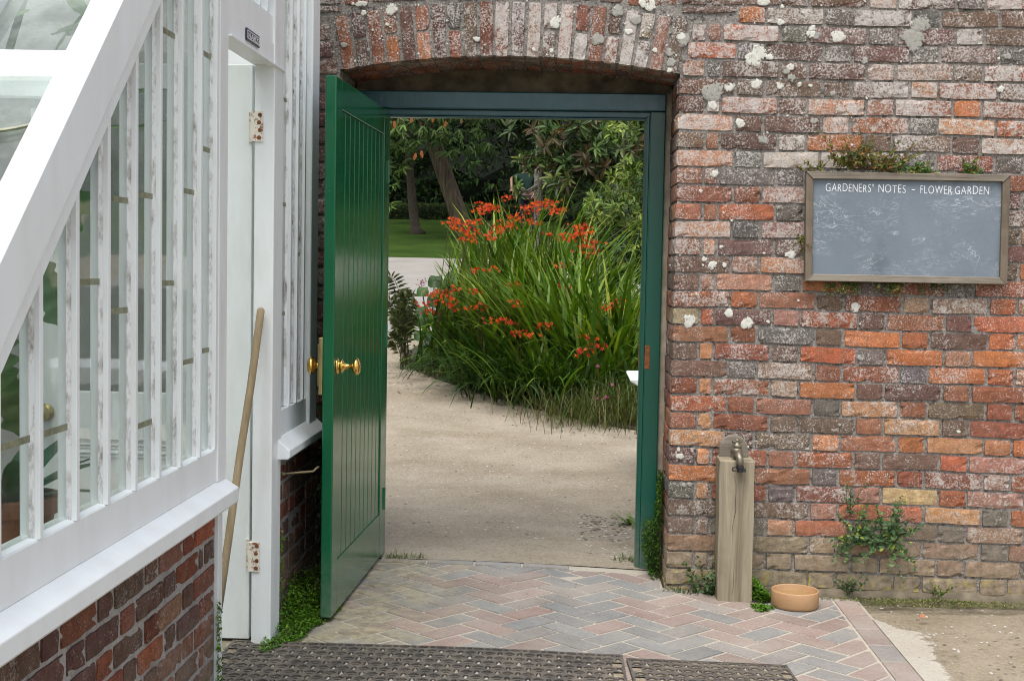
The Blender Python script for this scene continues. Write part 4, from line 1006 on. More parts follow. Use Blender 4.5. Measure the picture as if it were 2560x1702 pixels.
def word(s,px0,py0,px1,py1,cap=21):
    a=at(px0,py0,-.0352); b=at(px1,py1,-.0352); size=cap/584./.70
    ws=[]
    for ch in s:
        vs,fs=text_mesh('l',ch,size*(random.uniform(.97,1.04)),Matrix.Identity(4),None,None,ext=.0004,off=-.010)
        x_=[v.x for v in vs]; ws.append((vs,fs,min(x_),max(x_)))
    gap=.0075; tot=sum(w[3]-w[2] for w in ws)+gap*(len(s)-1); k=(b.x-a.x)/tot; x=0
    for vs,fs,mn,mx in ws:
        an=random.gauss(0,.02); dz=random.gauss(0,.0006)
        t=x/tot; oz=a.z+(b.z-a.z)*t+dz; o=[]
        for v in vs:
            lx=(v.x-mn)*k; lz=v.y*1.0
            o.append((a.x+x*k+lx*math.cos(an)-lz*math.sin(an),-.0352-v.z,oz+lx*math.sin(an)+lz))
        tm.add(o,fs); x+=mx-mn+gap
    if s not in "'-": globals()['tm']=(tm.build('lettering',CHALK,bo),MB())[1]
word('GARDENERS',2064,478,2177,481,20); word("'",2180,481,2183,481,20); word('NOTES',2196,481,2264,483,20); word('-',2279,481,2287,481,20); word('FLOWER',2301,484,2380,486,20); word('GARDEN',2387,486,2472,486,20)

# ------------------------------------------------------------------ plants on and at the foot of the wall
def wall_plant(name,label,root_px,spread,nst,Lr,cols,leafL,cat='wall plant',y=-.02,up=1.0,side=1.0,out=.05,group=None,lpn=16,flat=False):
    """stems fan out from roots along the wall; small leaves along them"""
    t=thing(name,label,cat,at(*root_px,y),group); r0_=at(*root_px,y)
    stems=MB(); P=[];D=[];U_=[];L_=[];W_=[]
    for i in range(nst):
        x0=r0_.x+random.uniform(-spread,spread); z0=r0_.z+random.uniform(-.008,.008)
        Ln=random.uniform(*Lr); a=random.gauss(0,.55*side); sg=up
        pts=[]; p=Vector((x0,y,z0)); d=Vector((math.sin(a),-.25,math.cos(a)*sg)).normalized()
        for s_ in range(8):
            pts.append(p.copy()); d=(d+Vector((random.gauss(0,.18),random.gauss(0,.12)-.03,random.gauss(0,.12)))).normalized(); p=p+d*(Ln/7)
            if p.y>-.012: p.y=-.012
            if p.y<y-out: p.y=y-out
        stems.tube(pts,[.0016-.00015*q for q in range(8)],4,cap=False,col=(.13,.06,.035))
        for q in range(lpn):
            f=.12+.88*q/(lpn-1)*.99; i0=min(6,int(f*7)); pp=pts[i0].lerp(pts[i0+1],f*7-i0)
            P.append(pp); dd=Vector((random.gauss(0,1),-abs(random.gauss(.4,.5)),random.gauss(.25,.7))); D.append(dd); U_.append((random.gauss(0,.3),-1,random.gauss(.5,.3)))
            l=leafL*random.uniform(.6,1.25)*(1.15-.55*f); L_.append(l); W_.append(l*random.uniform(.5,.75))
    stems.build('stems',LEAFM,t)
    V,F,C=leaves(np.array([tuple(p) for p in P]),np.array([tuple(p) for p in D]),np.array(U_),np.array(L_),np.array(W_),palette(cols,len(P)))
    npmesh('foliage',V,F,C,LEAFM,t,smooth=True); return t
OLIVE=[(.10,.13,.025),(.13,.15,.03),(.07,.10,.02),(.20,.17,.04),(.22,.10,.035)]
FRESH=[(.06,.13,.03),(.08,.15,.03),(.045,.10,.03),(.10,.17,.035),(.20,.22,.04)]
DARKG=[(.035,.075,.02),(.05,.095,.025),(.06,.11,.03)]
g_='plants growing on the notice board'
wall_plant('wall_weed','tallest bushy olive-green weed growing from the board top, left of centre',(2125,421),.07,26,(.07,.19),OLIVE,.020,group=g_,lpn=18)
wall_plant('wall_weed','bushy reddish-green weed growing above the middle of the board',(2215,426),.055,18,(.06,.16),OLIVE,.019,group=g_,lpn=17)
wall_plant('wall_weed','low spreading green weed hanging over the board top, right of its middle',(2290,432),.06,15,(.03,.09),FRESH,.019,group=g_,lpn=12,side=1.6)
wall_plant('wall_weed','small upright green weed near the right end of the board top',(2425,432),.025,9,(.03,.10),FRESH,.020,group=g_,lpn=10)
wall_plant('wall_weed','thin trailing weed at the top left corner of the board',(2030,424),.035,7,(.03,.07),OLIVE,.015,group=g_,lpn=10,side=1.8)
wall_plant('wall_weed','green tuft hanging below the left half of the board',(2110,706),.075,18,(.03,.08),DARKG+OLIVE,.016,group=g_,up=-1,lpn=12,side=1.3)
wall_plant('wall_weed','green tuft hanging below the middle of the board',(2230,708),.045,14,(.02,.07),DARKG+OLIVE,.016,group=g_,up=-1,lpn=11,side=1.4)
wall_plant('wall_weed','sparse small tuft hanging below the right half of the board',(2330,712),.05,7,(.02,.05),DARKG,.014,group=g_,up=-1,lpn=9)
wall_plant('wall_weed','thin weed creeping down beside the left frame of the board',(2001,590),.008,6,(.04,.12),OLIVE,.013,group=g_,up=-1,lpn=12,side=.5)
pl_=wall_plant('pellitory_plant','large green leafy weed sprawling from the brickwork low on the wall','wall plant',.06,1,(.05,.1),FRESH,.02) if False else None
PEL=[(.065,.13,.05),(.085,.16,.058),(.05,.105,.04),(.10,.18,.065),(.28,.30,.04)]
t=wall_plant('pellitory_weed','large leafy green weed sprawling from the lower brickwork right of the bowl',(2190,1352),.11,40,(.08,.22),PEL[:4]*4+PEL[4:],.025,side=2.4,out=.09,lpn=17)
wall_plant('pellitory_sprig','thin green sprig climbing the bricks above the large sprawling weed',(2128,1285),.012,4,(.08,.17),PEL[:4],.018,side=.35,lpn=11)
wall_plant('pellitory_sprig','small weed at the wall foot between the bowl and the open ground',(2125,1480),.03,9,(.05,.12),[(.06,.10,.05),(.09,.13,.06)],.018,lpn=12,out=.06)
wall_plant('pellitory_sprig','little green sprig at the wall foot near the right edge',(2345,1490),.02,7,(.03,.09),FRESH,.013,lpn=10)
wall_plant('leafy_weed','pale green leafy weed growing between the brick corner and the timber post',(1765,1495),.035,16,(.10,.21),[(.07,.12,.05),(.10,.16,.075),(.05,.09,.035)],.026,out=.13,lpn=14,side=.7)
def moss(name,label,centre,rx,ry,n,cols,h=.02,hz=None,leaf=.008,cat='moss'):
    """a cushion of tiny leaves over an uneven patch"""
    a=rng.uniform(0,2*np.pi,n); r=np.sqrt(rng.uniform(0,1,n)); wob=1+.25*np.sin(3*a+1)+.15*np.sin(5*a)
    x=centre[0]+rx*r*wob*np.cos(a); y=centre[1]+ry*r*wob*np.sin(a); z=gz(x,y)+rng.uniform(0,1,n)*h*(1-r*.8)
    if hz is not None: z=gz(x,y)+rng.uniform(0,1,n)*hz(x,y)
    P=np.stack([x,y,z],1); D=rdir(n); D[:,2]=np.abs(D[:,2])*.7+.1; L=leaf*rng.uniform(.6,1.5,n)
    V,F,C=leaves(P,D,np.tile([0,0,1.],(n,1)),L,L*.75,palette(cols,n,.25)); o=npmesh(name,V,F,C,LEAFM,None,smooth=True); return tag(o,label,cat,kind='stuff')
MOSS=[(.07,.17,.012),(.09,.21,.015),(.05,.12,.01),(.12,.24,.02)]
def clamp_y(o): return o
moss('moss_bank','bright green moss and clover banked at the foot of the greenhouse wall behind the door',(-1.00,-.72),.085,.42,5200,MOSS,hz=lambda x,y:.12*np.clip((-.93-x)/.13,0,1)*np.clip((y+1.1)/.3,.15,1)+.012,leaf=.011)
moss('moss_edge','strip of green moss along the foot of the white door post',(-1.09,-1.03),.035,.05,600,MOSS,h=.02,leaf=.009)
moss('moss_cushion','bright green moss cushion between the timber post and the terracotta bowl',(.815,-.09),.055,.07,1500,MOSS,hz=lambda x,y:.10*np.clip((.86-x)/.09,0,1)+.008,leaf=.010)
moss('moss_tuft','small green moss tuft on the paving in front of the timber post',(.80,-.245),.04,.05,350,MOSS,h=.015,leaf=.011)
moss('moss_line','thin green moss creeping along the foot of the wall right of the bowl',(1.58,-.075),.46,.07,3000,[(.10,.13,.03),(.16,.16,.05),(.20,.18,.08),(.07,.11,.02)],h=.016,leaf=.007)
# green cushion on the reveal beside the right-hand jamb
n=3800; z=rng.uniform(-.05,.42,n); sp=np.clip(1-np.abs(z-.12)/.36,.05,1)
P=np.stack([.412-rng.uniform(0,.085,n)*sp*(.4+.6*(z<.2)),.27+.07*rng.standard_normal(n).clip(-1.6,1),z],1); D=rdir(n); D[:,0]=-np.abs(D[:,0]); L=.010*rng.uniform(.6,1.5,n)
V,F,C=leaves(P,D,np.tile([-1.,0,0.3],(n,1)),L,L*.8,palette([(.05,.12,.012),(.07,.15,.015),(.035,.085,.01)],n,.25)); tag(npmesh('moss_cushion',V,F,C,LEAFM,None,smooth=True),'green mossy cushion growing up the brick reveal beside the right door jamb','moss',kind='stuff')
# ivy and clover in the dark corner behind the door
iv=thing('creeping_ivy','dark leafy creeper climbing the brick corner behind the open green door','creeper',(-1.03,-.03,0))
n=620; z=rng.uniform(-.03,.78,n)**1.0; P=np.stack([rng.uniform(-1.075,-.955,n),-.02-rng.uniform(0,.06,n),z],1)
keep=(P[:,0]<-1.0+.06*np.sin(z*9)+.05*(1-z)); P=P[keep]; n=len(P); D=np.stack([rng.normal(0,.7,n),-np.abs(rng.normal(.5,.4,n)),rng.normal(-.3,.6,n)],1); L=rng.uniform(.018,.045,n)
V,F,C=leaves(P,D,np.tile([0,-1.,.6],(n,1)),L,L*.85,palette(DARKG,n)); npmesh('foliage',V,F,C,LEAFM,iv,smooth=True)
m_=MB()
for i in range(6): m_.tube([(-1.06+.02*i+.01*math.sin(q+i),-.018,-.03+.75*q/6*random.uniform(.9,1)) for q in range(7)],.003,5)
m_.build('stems',BARK,iv)
cl=thing('trailing_weed','little trailing green weed on the end of the low brick plinth beside the white post','creeper',(-1.05,-1.72,.1))
n=300; z=rng.uniform(-.05,.31,n); P=np.stack([np.full(n,XG-.008)+rng.uniform(0,.010,n),-1.757+rng.uniform(-.018,.014,n)*(1.2-z*2),z],1); D=rdir(n); D[:,0]=np.abs(D[:,0]); L=rng.uniform(.006,.013,n)
V,F,C=leaves(P,D,np.tile([1.,0,.4],(n,1)),L,L*.85,palette(MOSS,n,.3)); npmesh('foliage',V,F,C,LEAFM,cl,smooth=True)
cl=thing('trailing_weed','little trailing green weed beside the right edge of the greenhouse door post','creeper',(-1.03,-.93,.1))
n=420; z=rng.uniform(-.04,.36,n); P=np.stack([np.full(n,XG-.02)+rng.uniform(0,.025,n),-.935+rng.uniform(-.015,.05,n)*(1-z*1.6),z],1); D=rdir(n); D[:,0]=np.abs(D[:,0]); L=rng.uniform(.006,.013,n)
V,F,C=leaves(P,D,np.tile([1.,0,.4],(n,1)),L,L*.85,palette(MOSS+[(.16,.17,.05)],n,.3)); npmesh('foliage',V,F,C,LEAFM,cl,smooth=True)
def tuft(name,label,x,y,n,L,cols,lean=(.2,1.0),w=.004,cat='grass tuft',group=None,r=.03,hd=None):
    P=np.stack([x+rng.normal(0,r,n),y+rng.normal(0,r*.6,n),np.zeros(n)],1); P[:,2]=gz(P[:,0],P[:,1])-.005
    a=rng.uniform(0,2*np.pi,n) if hd is None else hd+rng.normal(0,.8,n); H=np.stack([np.cos(a),np.sin(a),np.zeros(n)],1)
    V,F,C=blades(P,H,rng.uniform(L*.5,L,n),rng.uniform(*lean,n),np.full(n,w),palette(cols,n),5,rng.uniform(.3,1.1,n))
    o=npmesh(name,V,F,C,LEAFM,None); return tag(o,label,cat,group)
gt='small grass tufts in the gravel by the doorway'
tuft('grass_tuft','larger grass tuft at the hinge foot of the green door',-.80,.36,60,.055,[(.12,.17,.05),(.18,.20,.08),(.09,.14,.035)],group=gt,w=.0035)
tuft('grass_tuft','smaller grass tuft a little right of the green door foot',-.70,.37,45,.05,[(.12,.17,.05),(.20,.20,.09)],group=gt,w=.0032)
tuft('grass_tuft','grass tuft at the foot of the right door jamb',.27,.50,45,.06,[(.08,.12,.035),(.15,.16,.07)],group=gt)
tuft('grass_tuft','lone bright leafy tuft in the gravel beside the right jamb',.34,1.35,14,.16,[(.10,.17,.04),(.13,.20,.05)],(.6,1.1),.014,group=gt,r=.012,hd=math.pi)
for i,(x,y) in enumerate(((.46,-.03),(.53,-.035),(.60,-.05))): 
    lb=['low clump of grass at the corner of the brick opening','low clump of grass between brick corner and leafy weed','low clump of grass against the left side of the timber post'][i]
    tuft('grass_clump',lb,x,y,22,.05,DARKG,group='grass clumps at the wall foot',w=.005)
# fallen red-brown leaf and orange brick chip on the earth
q=at(1600+1575/2.233,1000+1205/2.233,-.05,2); m_=MB(); m_.add([(q.x-.012,q.y-.006,-.053),(q.x+.013,q.y-.008,-.053),(q.x+.010,q.y+.009,-.053),(q.x-.010,q.y+.007,-.053),(q.x-.009,q.y-.004,-.041),(q.x+.009,q.y-.006,-.043),(q.x+.007,q.y+.006,-.042),(q.x-.007,q.y+.005,-.043)],[(0,1,5,4),(1,2,6,5),(2,3,7,6),(3,0,4,7),(4,5,6,7)])
tag(m_.build('brick_chip',simple('brick_chip',(.50,.20,.10),.9)),'small orange chip of brick lying on the bare earth','brick chip')
# ------------------------------------------------------------------ the flower garden beyond the door
def toscreen(P):
    q=P-np.array(CAM); z=q@np.array(fw); return 1280+FPX*(q@np.array(cr))/z,851-FPX*(q@np.array(cu))/z
def gx(px,y): return float(at(px,700,y).x)
BL_=[(.065,.130,.009),(.10,.175,.013),(.045,.10,.009),(.13,.20,.017),(.19,.235,.035),(.075,.145,.011)]
BLD=[(.024,.060,.009),(.04,.085,.012),(.018,.045,.008)]
clumps=[]
def crocosmia(px,y,n,L,cols,label,w=.034,lean=(.03,.55),curl=(.3,1.45),r=.16,bias=None):
    x=gx(px,y); z=float(gz(x,y)); t=thing('crocosmia_clump',label,'flower clump',(x,y,z),'montbretia clumps in the garden bed')
    P=np.stack([x+rng.normal(0,r,n),y+rng.normal(0,r,n),np.zeros(n)],1); P[:,2]=gz(P[:,0],P[:,1])-.02
    a=rng.uniform(0,2*np.pi,n)
    if bias is not None: a=np.where(rng.uniform(0,1,n)<.55,bias+rng.normal(0,.7,n),a)
    H=np.stack([np.cos(a),np.sin(a),np.zeros(n)],1)
    V,F,C=blades(P,H,rng.uniform(L*.6,L,n),rng.uniform(*lean,n),rng.uniform(.7,1.2,n)*w,palette(cols,n),7,rng.uniform(*curl,n))
    m=16; tip=V.reshape(-1,m,3); keep=np.ones(len(tip),bool)
    for q in (9,12,15):
        sx,sy=toscreen(tip[:,q]); keep&=~((sx<1100-np.clip(sy-600,0,200)*.42)&(sy<900))
    V=tip[keep].reshape(-1,3); F=F[:keep.sum()*7]; C=np.repeat(C[::m][keep],m,0)
    npmesh('foliage',V,F,C,LEAFM,t); clumps.append((t,x,y,z)); return t
W_=math.pi
crocosmia(1420,5.7,230,1.55,BL_,'tall upright bright green clump in the middle of the orange montbretia bed',bias=W_*.8)
crocosmia(1310,6.3,250,1.5,BL_,'tall bright green clump left of the bed middle, arching to the left',bias=W_)
crocosmia(1215,6.9,210,1.3,BL_,'left-hand tall clump of the orange montbretia bed',bias=W_*.75)
crocosmia(1490,6.7,190,1.6,BL_,'tall green clump at the back of the bed before the yellow-green shrub')
crocosmia(1375,7.4,200,2.0,BL_,'highest clump at the back of the bed, flowers against the lichened trunk')
crocosmia(1255,7.9,200,2.05,BL_,'high back clump with red sprays left of the lichened trunk')
crocosmia(1210,8.2,170,1.75,BL_,'back clump with red sprays standing before the lawn')
crocosmia(1545,5.5,170,1.35,BL_,'green clump nearest the right door jamb')
crocosmia(1120,7.2,230,1.2,BL_[:4]+BLD,'low arching clump at the left end of the bed',bias=W_,lean=(.3,.9))
crocosmia(1225,5.75,190,.95,BLD,'dark strap-leaved clump drooping over the path edge, centre of the bed front',w=.020,lean=(.3,.9),curl=(.6,1.5),bias=W_*1.25)
crocosmia(1335,5.25,190,.95,BLD+BL_[:2],'drooping dark green clump at the bed front below the bright clump',w=.020,lean=(.3,.9),curl=(.6,1.5),bias=W_*1.3)
crocosmia(1110,6.6,210,.95,BLD+BL_[:1],'drooping dark clump at the left of the bed front',w=.018,lean=(.3,1.0),curl=(.6,1.5),bias=W_*1.15)
crocosmia(1450,5.0,150,.85,BLD+BL_[:2],'shorter green clump at the bed front below the orange sprays',w=.020,lean=(.2,.8),curl=(.6,1.4))
FL=[(.55,.040,.006),(.62,.085,.008),(.45,.025,.006),(.68,.13,.014)]
SPR=[(345,510),(395,520),(430,530),(440,570),(490,440),(520,445),(550,450),(600,410),(640,500),(700,455),(740,440),(770,430),(820,430),(840,460),(690,510),(560,545),(740,520),(820,580),(890,600),(935,545),(955,560),(975,580),(940,580),(985,670),(1030,620),(960,640),(470,750),(545,740),(370,830),(310,860),(350,890),(230,900),(270,858),(380,920),(475,845),(480,915),(655,900),(650,815),(875,820),(860,720),(550,980),(625,985),(665,1040),(720,1050),(800,1005),(1090,915),(1120,890),(995,1055),(1040,1100),(955,1130),(1070,925),(330,858),(255,935),(590,560),(520,575),(860,470),(720,470),(610,520),(350,520),(375,545),(410,555),(450,545),(425,590),(460,520),(480,470),(540,470),(505,460),(650,490),(720,460),(760,420),(800,450),(830,480),(620,540),(430,600),(540,590),(905,570),(965,535),(960,610),(1010,640),(1120,910),(300,845),(290,890)]
def floret(mb,c,ax,s,col):
    ax=Vector(ax).normalized(); u=ax.cross(Vector((.3,.2,1))).normalized(); w=ax.cross(u); vs=[c-ax*s*.9]; fs=[]
    for k in range(6):
        a=k*math.pi/3; d=u*math.cos(a)+w*math.sin(a); e=u*math.cos(a+.5)+w*math.sin(a+.5); f_=u*math.cos(a-.5)+w*math.sin(a-.5)
        i=len(vs); vs+=[c+e*s*.35,c+f_*s*.35,c+d*s*1.0+ax*s*.12]; fs+=[(i,i+1,i+2),(0,i,i+1)]
    mb.add(vs,fs,col=np.clip(np.array(col)*random.uniform(.8,1.2),0,1))
for sx,sy in SPR:
    px,py=940+sx/1.867,280+sy/1.867
    f=min(1,max(0,(py-490)/400)); y=7.3-2.7*f+random.uniform(-.2,.2)
    if px<1110: y=6.8-.5*f
    p=at(px,py,y); t,cx,cy,cz=min(clumps,key=lambda c:abs(c[1]-p.x)+abs(c[2]-y)*.8)
    m_=MB(); b=Vector((cx+random.uniform(-.1,.1),cy+random.uniform(-.05,.1),cz)); hd=Vector((1 if random.random()>.5 else -1,random.uniform(-.6,.1),random.uniform(-.1,.35))).normalized()
    m1=b.lerp(p,.55)+Vector((0,0,.16)); m_.tube([b,b.lerp(m1,.5)+Vector((0,0,.06)),m1,p.lerp(m1,.3)+Vector((0,0,.03)),p,p+hd*.10],[.004,.004,.0035,.003,.0025,.0015],4,col=(.09,.09,.02))
    for i in range(11):
        q=p+hd*(.012*i-.05)+Vector((random.uniform(-.045,.045),random.uniform(-.03,.01),.012+random.uniform(-.026,.024)))
        floret(m_,q,Vector((random.uniform(-.6,.6),-.7,random.uniform(-.1,.8))),random.uniform(.015,.024)*(1 if i<9 else .55),random.choice(FL))
    m_.build('flower_spray',PETAL,t)
# extra small half-hidden florets deep in the clumps
def shrub_leaves(n,box,cols,L,fn=None,droop=.0,wr=.4,whorl=0):
    pass
def whorls(centres,cols,L,per=8,wr=.34,up=.35,face=True):
    """rosettes of leaves at given tips"""
    c=np.repeat(centres,per,0); n=len(c); a=rng.uniform(0,2*np.pi,n)
    el=rng.normal(up,.38,n); D=np.stack([np.cos(a)*np.cos(el),np.sin(a)*np.cos(el),np.sin(el)],1); U_=np.tile([0,0,1.],(n,1))
    if face:
        A=np.repeat(unit(np.array([0,-.75,.65])+.55*rng.standard_normal((len(centres),3))),per,0); X=unit(np.cross(A,np.array([.1,.2,1.]))); Y=np.cross(A,X)
        D=X*D[:,:1]+Y*D[:,1:2]+A*D[:,2:]; U_=A
    else: U_=np.tile([0,-1.,.3],(n,1))
    l=L*rng.uniform(.65,1.25,n); col=np.repeat(palette(cols,len(centres),.22),per,0)*(1+.12*rng.standard_normal((n,1)))
    return leaves(c+D*.01,D,U_,l,l*wr,np.clip(col,.003,1))
def cloud(n,blobs):
    """points in a union of ellipsoids [(x,y,z,rx,ry,rz)], denser towards their shells"""
    b=np.array(blobs); w=b[:,3]*b[:,5]*b[:,4]; i=rng.choice(len(b),n,p=w/w.sum()); d=rdir(n); r=rng.uniform(.15,1,n)**.45
    return b[i,:3]+d*b[i,3:]*r[:,None]
def trunk_mesh(name,pts,rad,mat,parent,n=12):
    m_=MB(); m_.tube(pts,rad,n)
    for k,v in enumerate(m_.v): m_.v[k]=(v[0]+random.uniform(-1,1)*.012,v[1]+random.uniform(-1,1)*.012,v[2])
    return m_.build(name,mat,parent,smooth=True)
BARKL,nl1,bl1=newmat('streaked_brown_bark'); q1=G(nl1); q1.set(bl1,'Base Color',q1.mix(q1.ramp(q1.noise(1,6,.7,vec=q1.scaled((14,14,1.6))),.35,.65),(.024,.018,.011),(.14,.10,.06))); bl1.inputs['Roughness'].default_value=.95
q1.set(bl1,'Normal',q1.bump(q1.noise(1,6,.7,vec=q1.scaled((14,14,1.6))),1,.05))
BARKG,nl2,bl2=newmat('lichened_grey_bark'); q2=G(nl2); q2.set(bl2,'Base Color',q2.mix(q2.ramp(q2.noise(22,5,.7,vec=q2.scaled((1,1,2.2))),.4,.6),(.05,.04,.03),(.26,.245,.20))); bl2.inputs['Roughness'].default_value=.95
# leaning tree with hanging leaves
def P3(px,py,y): return at(px,py,y)
lt=thing('leaning_tree','leaning tree with a streaked brown trunk and long hanging leaves above the lawn','tree',tuple(P3(1172,612,25)))
b=P3(1178,625,25); trunk_mesh('trunk',[b,P3(1150,545,25),P3(1118,455,25),P3(1090,375,25),P3(1068,310,25),P3(1050,200,25.3),P3(1040,60,25.5)],[.27,.22,.20,.19,.18,.15,.1],BARKL,lt)
m_=MB()
for e in ((960,240,24),(1180,230,24.5),(1230,200,24),(1000,120,25),(1130,100,25)): m_.tube([P3(1075,320,25),P3((1075+e[0])/2,(300+e[1])/2,25),P3(*e)],[.1,.07,.03],6)
m_.build('limbs',BARKL,lt,smooth=True)
LG=[(.045,.085,.022),(.07,.12,.03),(.03,.06,.016),(.095,.15,.04)]
def pxcloud(n,boxes):
    """tips scattered over photo-sized volumes given as (x centre px, y centre px, depth y, rx px, ry px, ry depth)"""
    B=[]
    for cx,cy,y,rx,ry,rd in boxes:
        c=P3(cx,cy,y); s=(y+5.65)/FPX; B.append((c.x,c.y,c.z,rx*s,rd,ry*s))
    return cloud(n,B)
def hang(n,boxes,cols,L,wr=.26,dn=-.75,per=7):
    c=pxcloud(n,boxes); V,F,C=whorls(c,cols,L,per,wr,dn,face=False); return V,F,C
parts=[hang(620,[(1130,300,24,95,90,1.2),(1190,370,24,45,60,.8),(1040,300,24,80,70,1.2),(1090,180,25,190,110,2.2),(1210,250,24,50,80,1)],LG,.21,.25,-.75)]
V,F,C=cat3(parts); npmesh('crown',V,F,C,LEAFM,lt)
# thin tree on the lawn
tt=thing('slender_tree','slender dark-trunked tree standing on the lawn near the hedge','tree',tuple(P3(1042,583,26.5)))
trunk_mesh('trunk',[P3(1046,590,26.5),P3(1038,572,26.5),P3(1032,520,26.5),P3(1026,440,26.5),P3(1020,360,26.6),P3(1012,200,26.8)],[.20,.12,.105,.10,.09,.05],BARK,tt)
V,F,C=hang(420,[(985,390,26,45,70,1),(975,300,26,60,80,1.2),(1000,440,26,20,25,.5),(990,150,26.5,120,110,2),(975,500,28,22,40,.6)],[(.09,.15,.035),(.12,.19,.045),(.06,.11,.025)],.20,.25,-.35); npmesh('crown',V,F,C,LEAFM,tt)
for i,(px,py,y) in enumerate(((990,310,23.6),(1018,296,23.6),(1080,298,23.6),(1100,318,23.6),(1053,386,24.6),(1060,300,23.4))):
    pass
m_=MB()
for px,py in ((1030,298),(1082,297),(1115,312),(1053,386),(985,312),(1158,300),(1040,392)):
    c=P3(px,py,23.2); leaf_shape(m_,c+Vector((0,0,.08)),(random.uniform(-.3,.3),-.1,-1),(0,-1,0),.17,.035,0,(.30,.095,.025),.1)
m_.build('dead_leaves',LEAFM,lt,smooth=True)
# rhododendron with grey trunk
rh=thing('rhododendron_tree','rhododendron with a grey lichened trunk and dark rosettes of leathery leaves','tree',tuple(P3(1347,660,18.5)))
trunk_mesh('trunk',[P3(1343,690,18.5),P3(1344,600,18.5),P3(1348,500,18.5),P3(1347,440,18.5),P3(1350,360,18.5),P3(1356,280,18.6),P3(1370,160,18.8)],[.10,.088,.082,.078,.07,.06,.05],BARKG,rh)
m_=MB()
for e in ((1290,480,18.2),(1420,430,18.2),(1500,400,18),(1450,330,18.3),(1560,330,18.2),(1285,470,18.1)): m_.tube([P3(1349,460,18.5),P3((1350+e[0])/2,(470+e[1])/2+8,18.3),P3(*e)],[.035,.022,.012],6)
m_.build('limbs',BARKG,rh,smooth=True)
RH=[(.042,.075,.020),(.058,.095,.024),(.030,.056,.016),(.085,.115,.022),(.08,.055,.024)]
c1=pxcloud(760,[(1480,340,17.6,130,70,1.0),(1500,430,17.5,110,110,.8),(1400,470,17.7,60,70,.5),(1480,340,18.3,130,70,1.2),(1420,410,18.4,70,80,1),(1540,420,18.6,80,90,1),(1440,510,18.8,70,60,.9),(1330,310,18.6,70,40,.8),(1500,560,19,100,60,.8),(1480,200,19,200,90,1.8)])
ux,uy=toscreen(c1); c1=c1[~((ux>1318)&(ux<1382)&(uy>425))&~((ux<1300)&(uy>330))]
V,F,C=whorls(c1,RH,.23,9,.30,.2)
c2=np.array([tuple(P3(px,py,17.9)) for px,py in ((1330,395),(1365,385),(1345,410),(1380,405),(1320,405),(1415,355),(1430,365),(1290,462),(1300,480),(1405,465),(1420,470),(1440,440),(1395,500),(1310,385),(1340,378),(1355,398),(1322,420),(1300,400),(1390,385))])
V2,F2,C2=whorls(c2,[(.075,.125,.03),(.10,.14,.03),(.055,.10,.03)],.165,10,.28,.45); V3,F3,C3=whorls(c2-np.array([0,0,.06]),RH,.17,9,.3,-.2)
V,F,C=cat3([(V,F,C),(V2,F2,C2),(V3,F3,C3)]); npmesh('crown',V,F,C,LEAFD,rh)
# yellow-green shrub
ys_=thing('yellow_green_shrub','yellow-green leafy shrub rising behind the flower bed at the right jamb','shrub',tuple(P3(1560,760,9.5)))
YG=[(.075,.125,.016),(.11,.16,.022),(.045,.08,.014),(.16,.195,.035)]
c1=pxcloud(300,[(1560,470,10,50,70,.7),(1540,550,9.6,70,60,.7),(1500,520,9.8,45,60,.5),(1580,620,9.4,50,60,.6),(1555,330,10.3,45,30,.4)])
V,F,C=whorls(c1,YG,.105,7,.34,-.15)
c3=pxcloud(260,[(1555,640,9.5,70,80,.6),(1530,700,9.3,60,60,.5)]); V2,F2,C2=whorls(c3,[(.035,.065,.018),(.05,.085,.02)],.09,7,.36,-.1)
V,F,C=cat3([(V,F,C),(V2,F2,C2)]); npmesh('foliage',V,F,C,LEAFM,ys_)
m_=MB()
for e in ((1500,470),(1560,430),(1540,540),(1590,500),(1560,330)): m_.tube([P3(1560,800,9.6),P3((1560+e[0])/2,660,9.7),P3(*e,9.8)],[.02,.014,.006],5)
m_.build('stems',BARK,ys_)
# large round leaves and feathery plant at the left end of the bed
bg=thing('round_leaf_plant','clump of large round glossy leaves with small pink flowers beside the path','leafy plant',(gx(1075,7.2),7.2,float(gz(-1.4,7.2))))
m_=MB(); xb,yb=gx(1085,7.2),7.2; zb=float(gz(xb,yb))
for px,py,s in ((1130,690,.16),(1105,720,.15),(1080,745,.14),(1060,800,.13),(1055,775,.12),(1090,790,.15),(1115,760,.14),(1075,835,.13),(1100,840,.13),(1065,870,.11),(1130,790,.15),(1140,730,.14),(1085,700,.12),(1120,850,.12),(1055,725,.10),(1050,835,.10)):
    s*=.62
    c=P3(px,py,7.2+random.uniform(-.3,.2)); k=14; vs=[c]; nrm=Vector((random.uniform(-.6,.3),-.8,random.uniform(.3,1))).normalized(); u=nrm.cross(Vector((0,0,1))).normalized(); w=nrm.cross(u)
    for j in range(k):
        a=6.283*j/k; vs.append(c+(u*math.cos(a)+w*math.sin(a)*1.1)*s*(1+.06*math.sin(5*a))-nrm*(.03+.02*math.sin(3*a)))
    m_.add(vs,[(0,1+j,1+(j+1)%k) for j in range(k)],col=np.array((.032,.080,.014))*random.uniform(.6,1.3)); m_.tube([c,c.lerp(Vector((xb,yb,zb)),.5)+Vector((0,.05,.02)),(xb,yb,zb)],.006,5,col=(.06,.08,.03))
m_.build('foliage',LEAFM,bg,smooth=True)
m_=MB()
for i in range(26): floret(m_,P3(1055+random.gauss(0,6),708+random.gauss(0,7),6.9),(random.gauss(0,.4),-1,.4),.012,random.choice([(.35,.12,.22),(.45,.25,.33),(.25,.08,.13)]))
m_.build('flowers',PETAL,bg)
fe=thing('feathery_plant','tall feathery fern-like plant arching over the path beside the open door','fern',(gx(1015,6.7),6.7,float(gz(-1.6,6.7))))
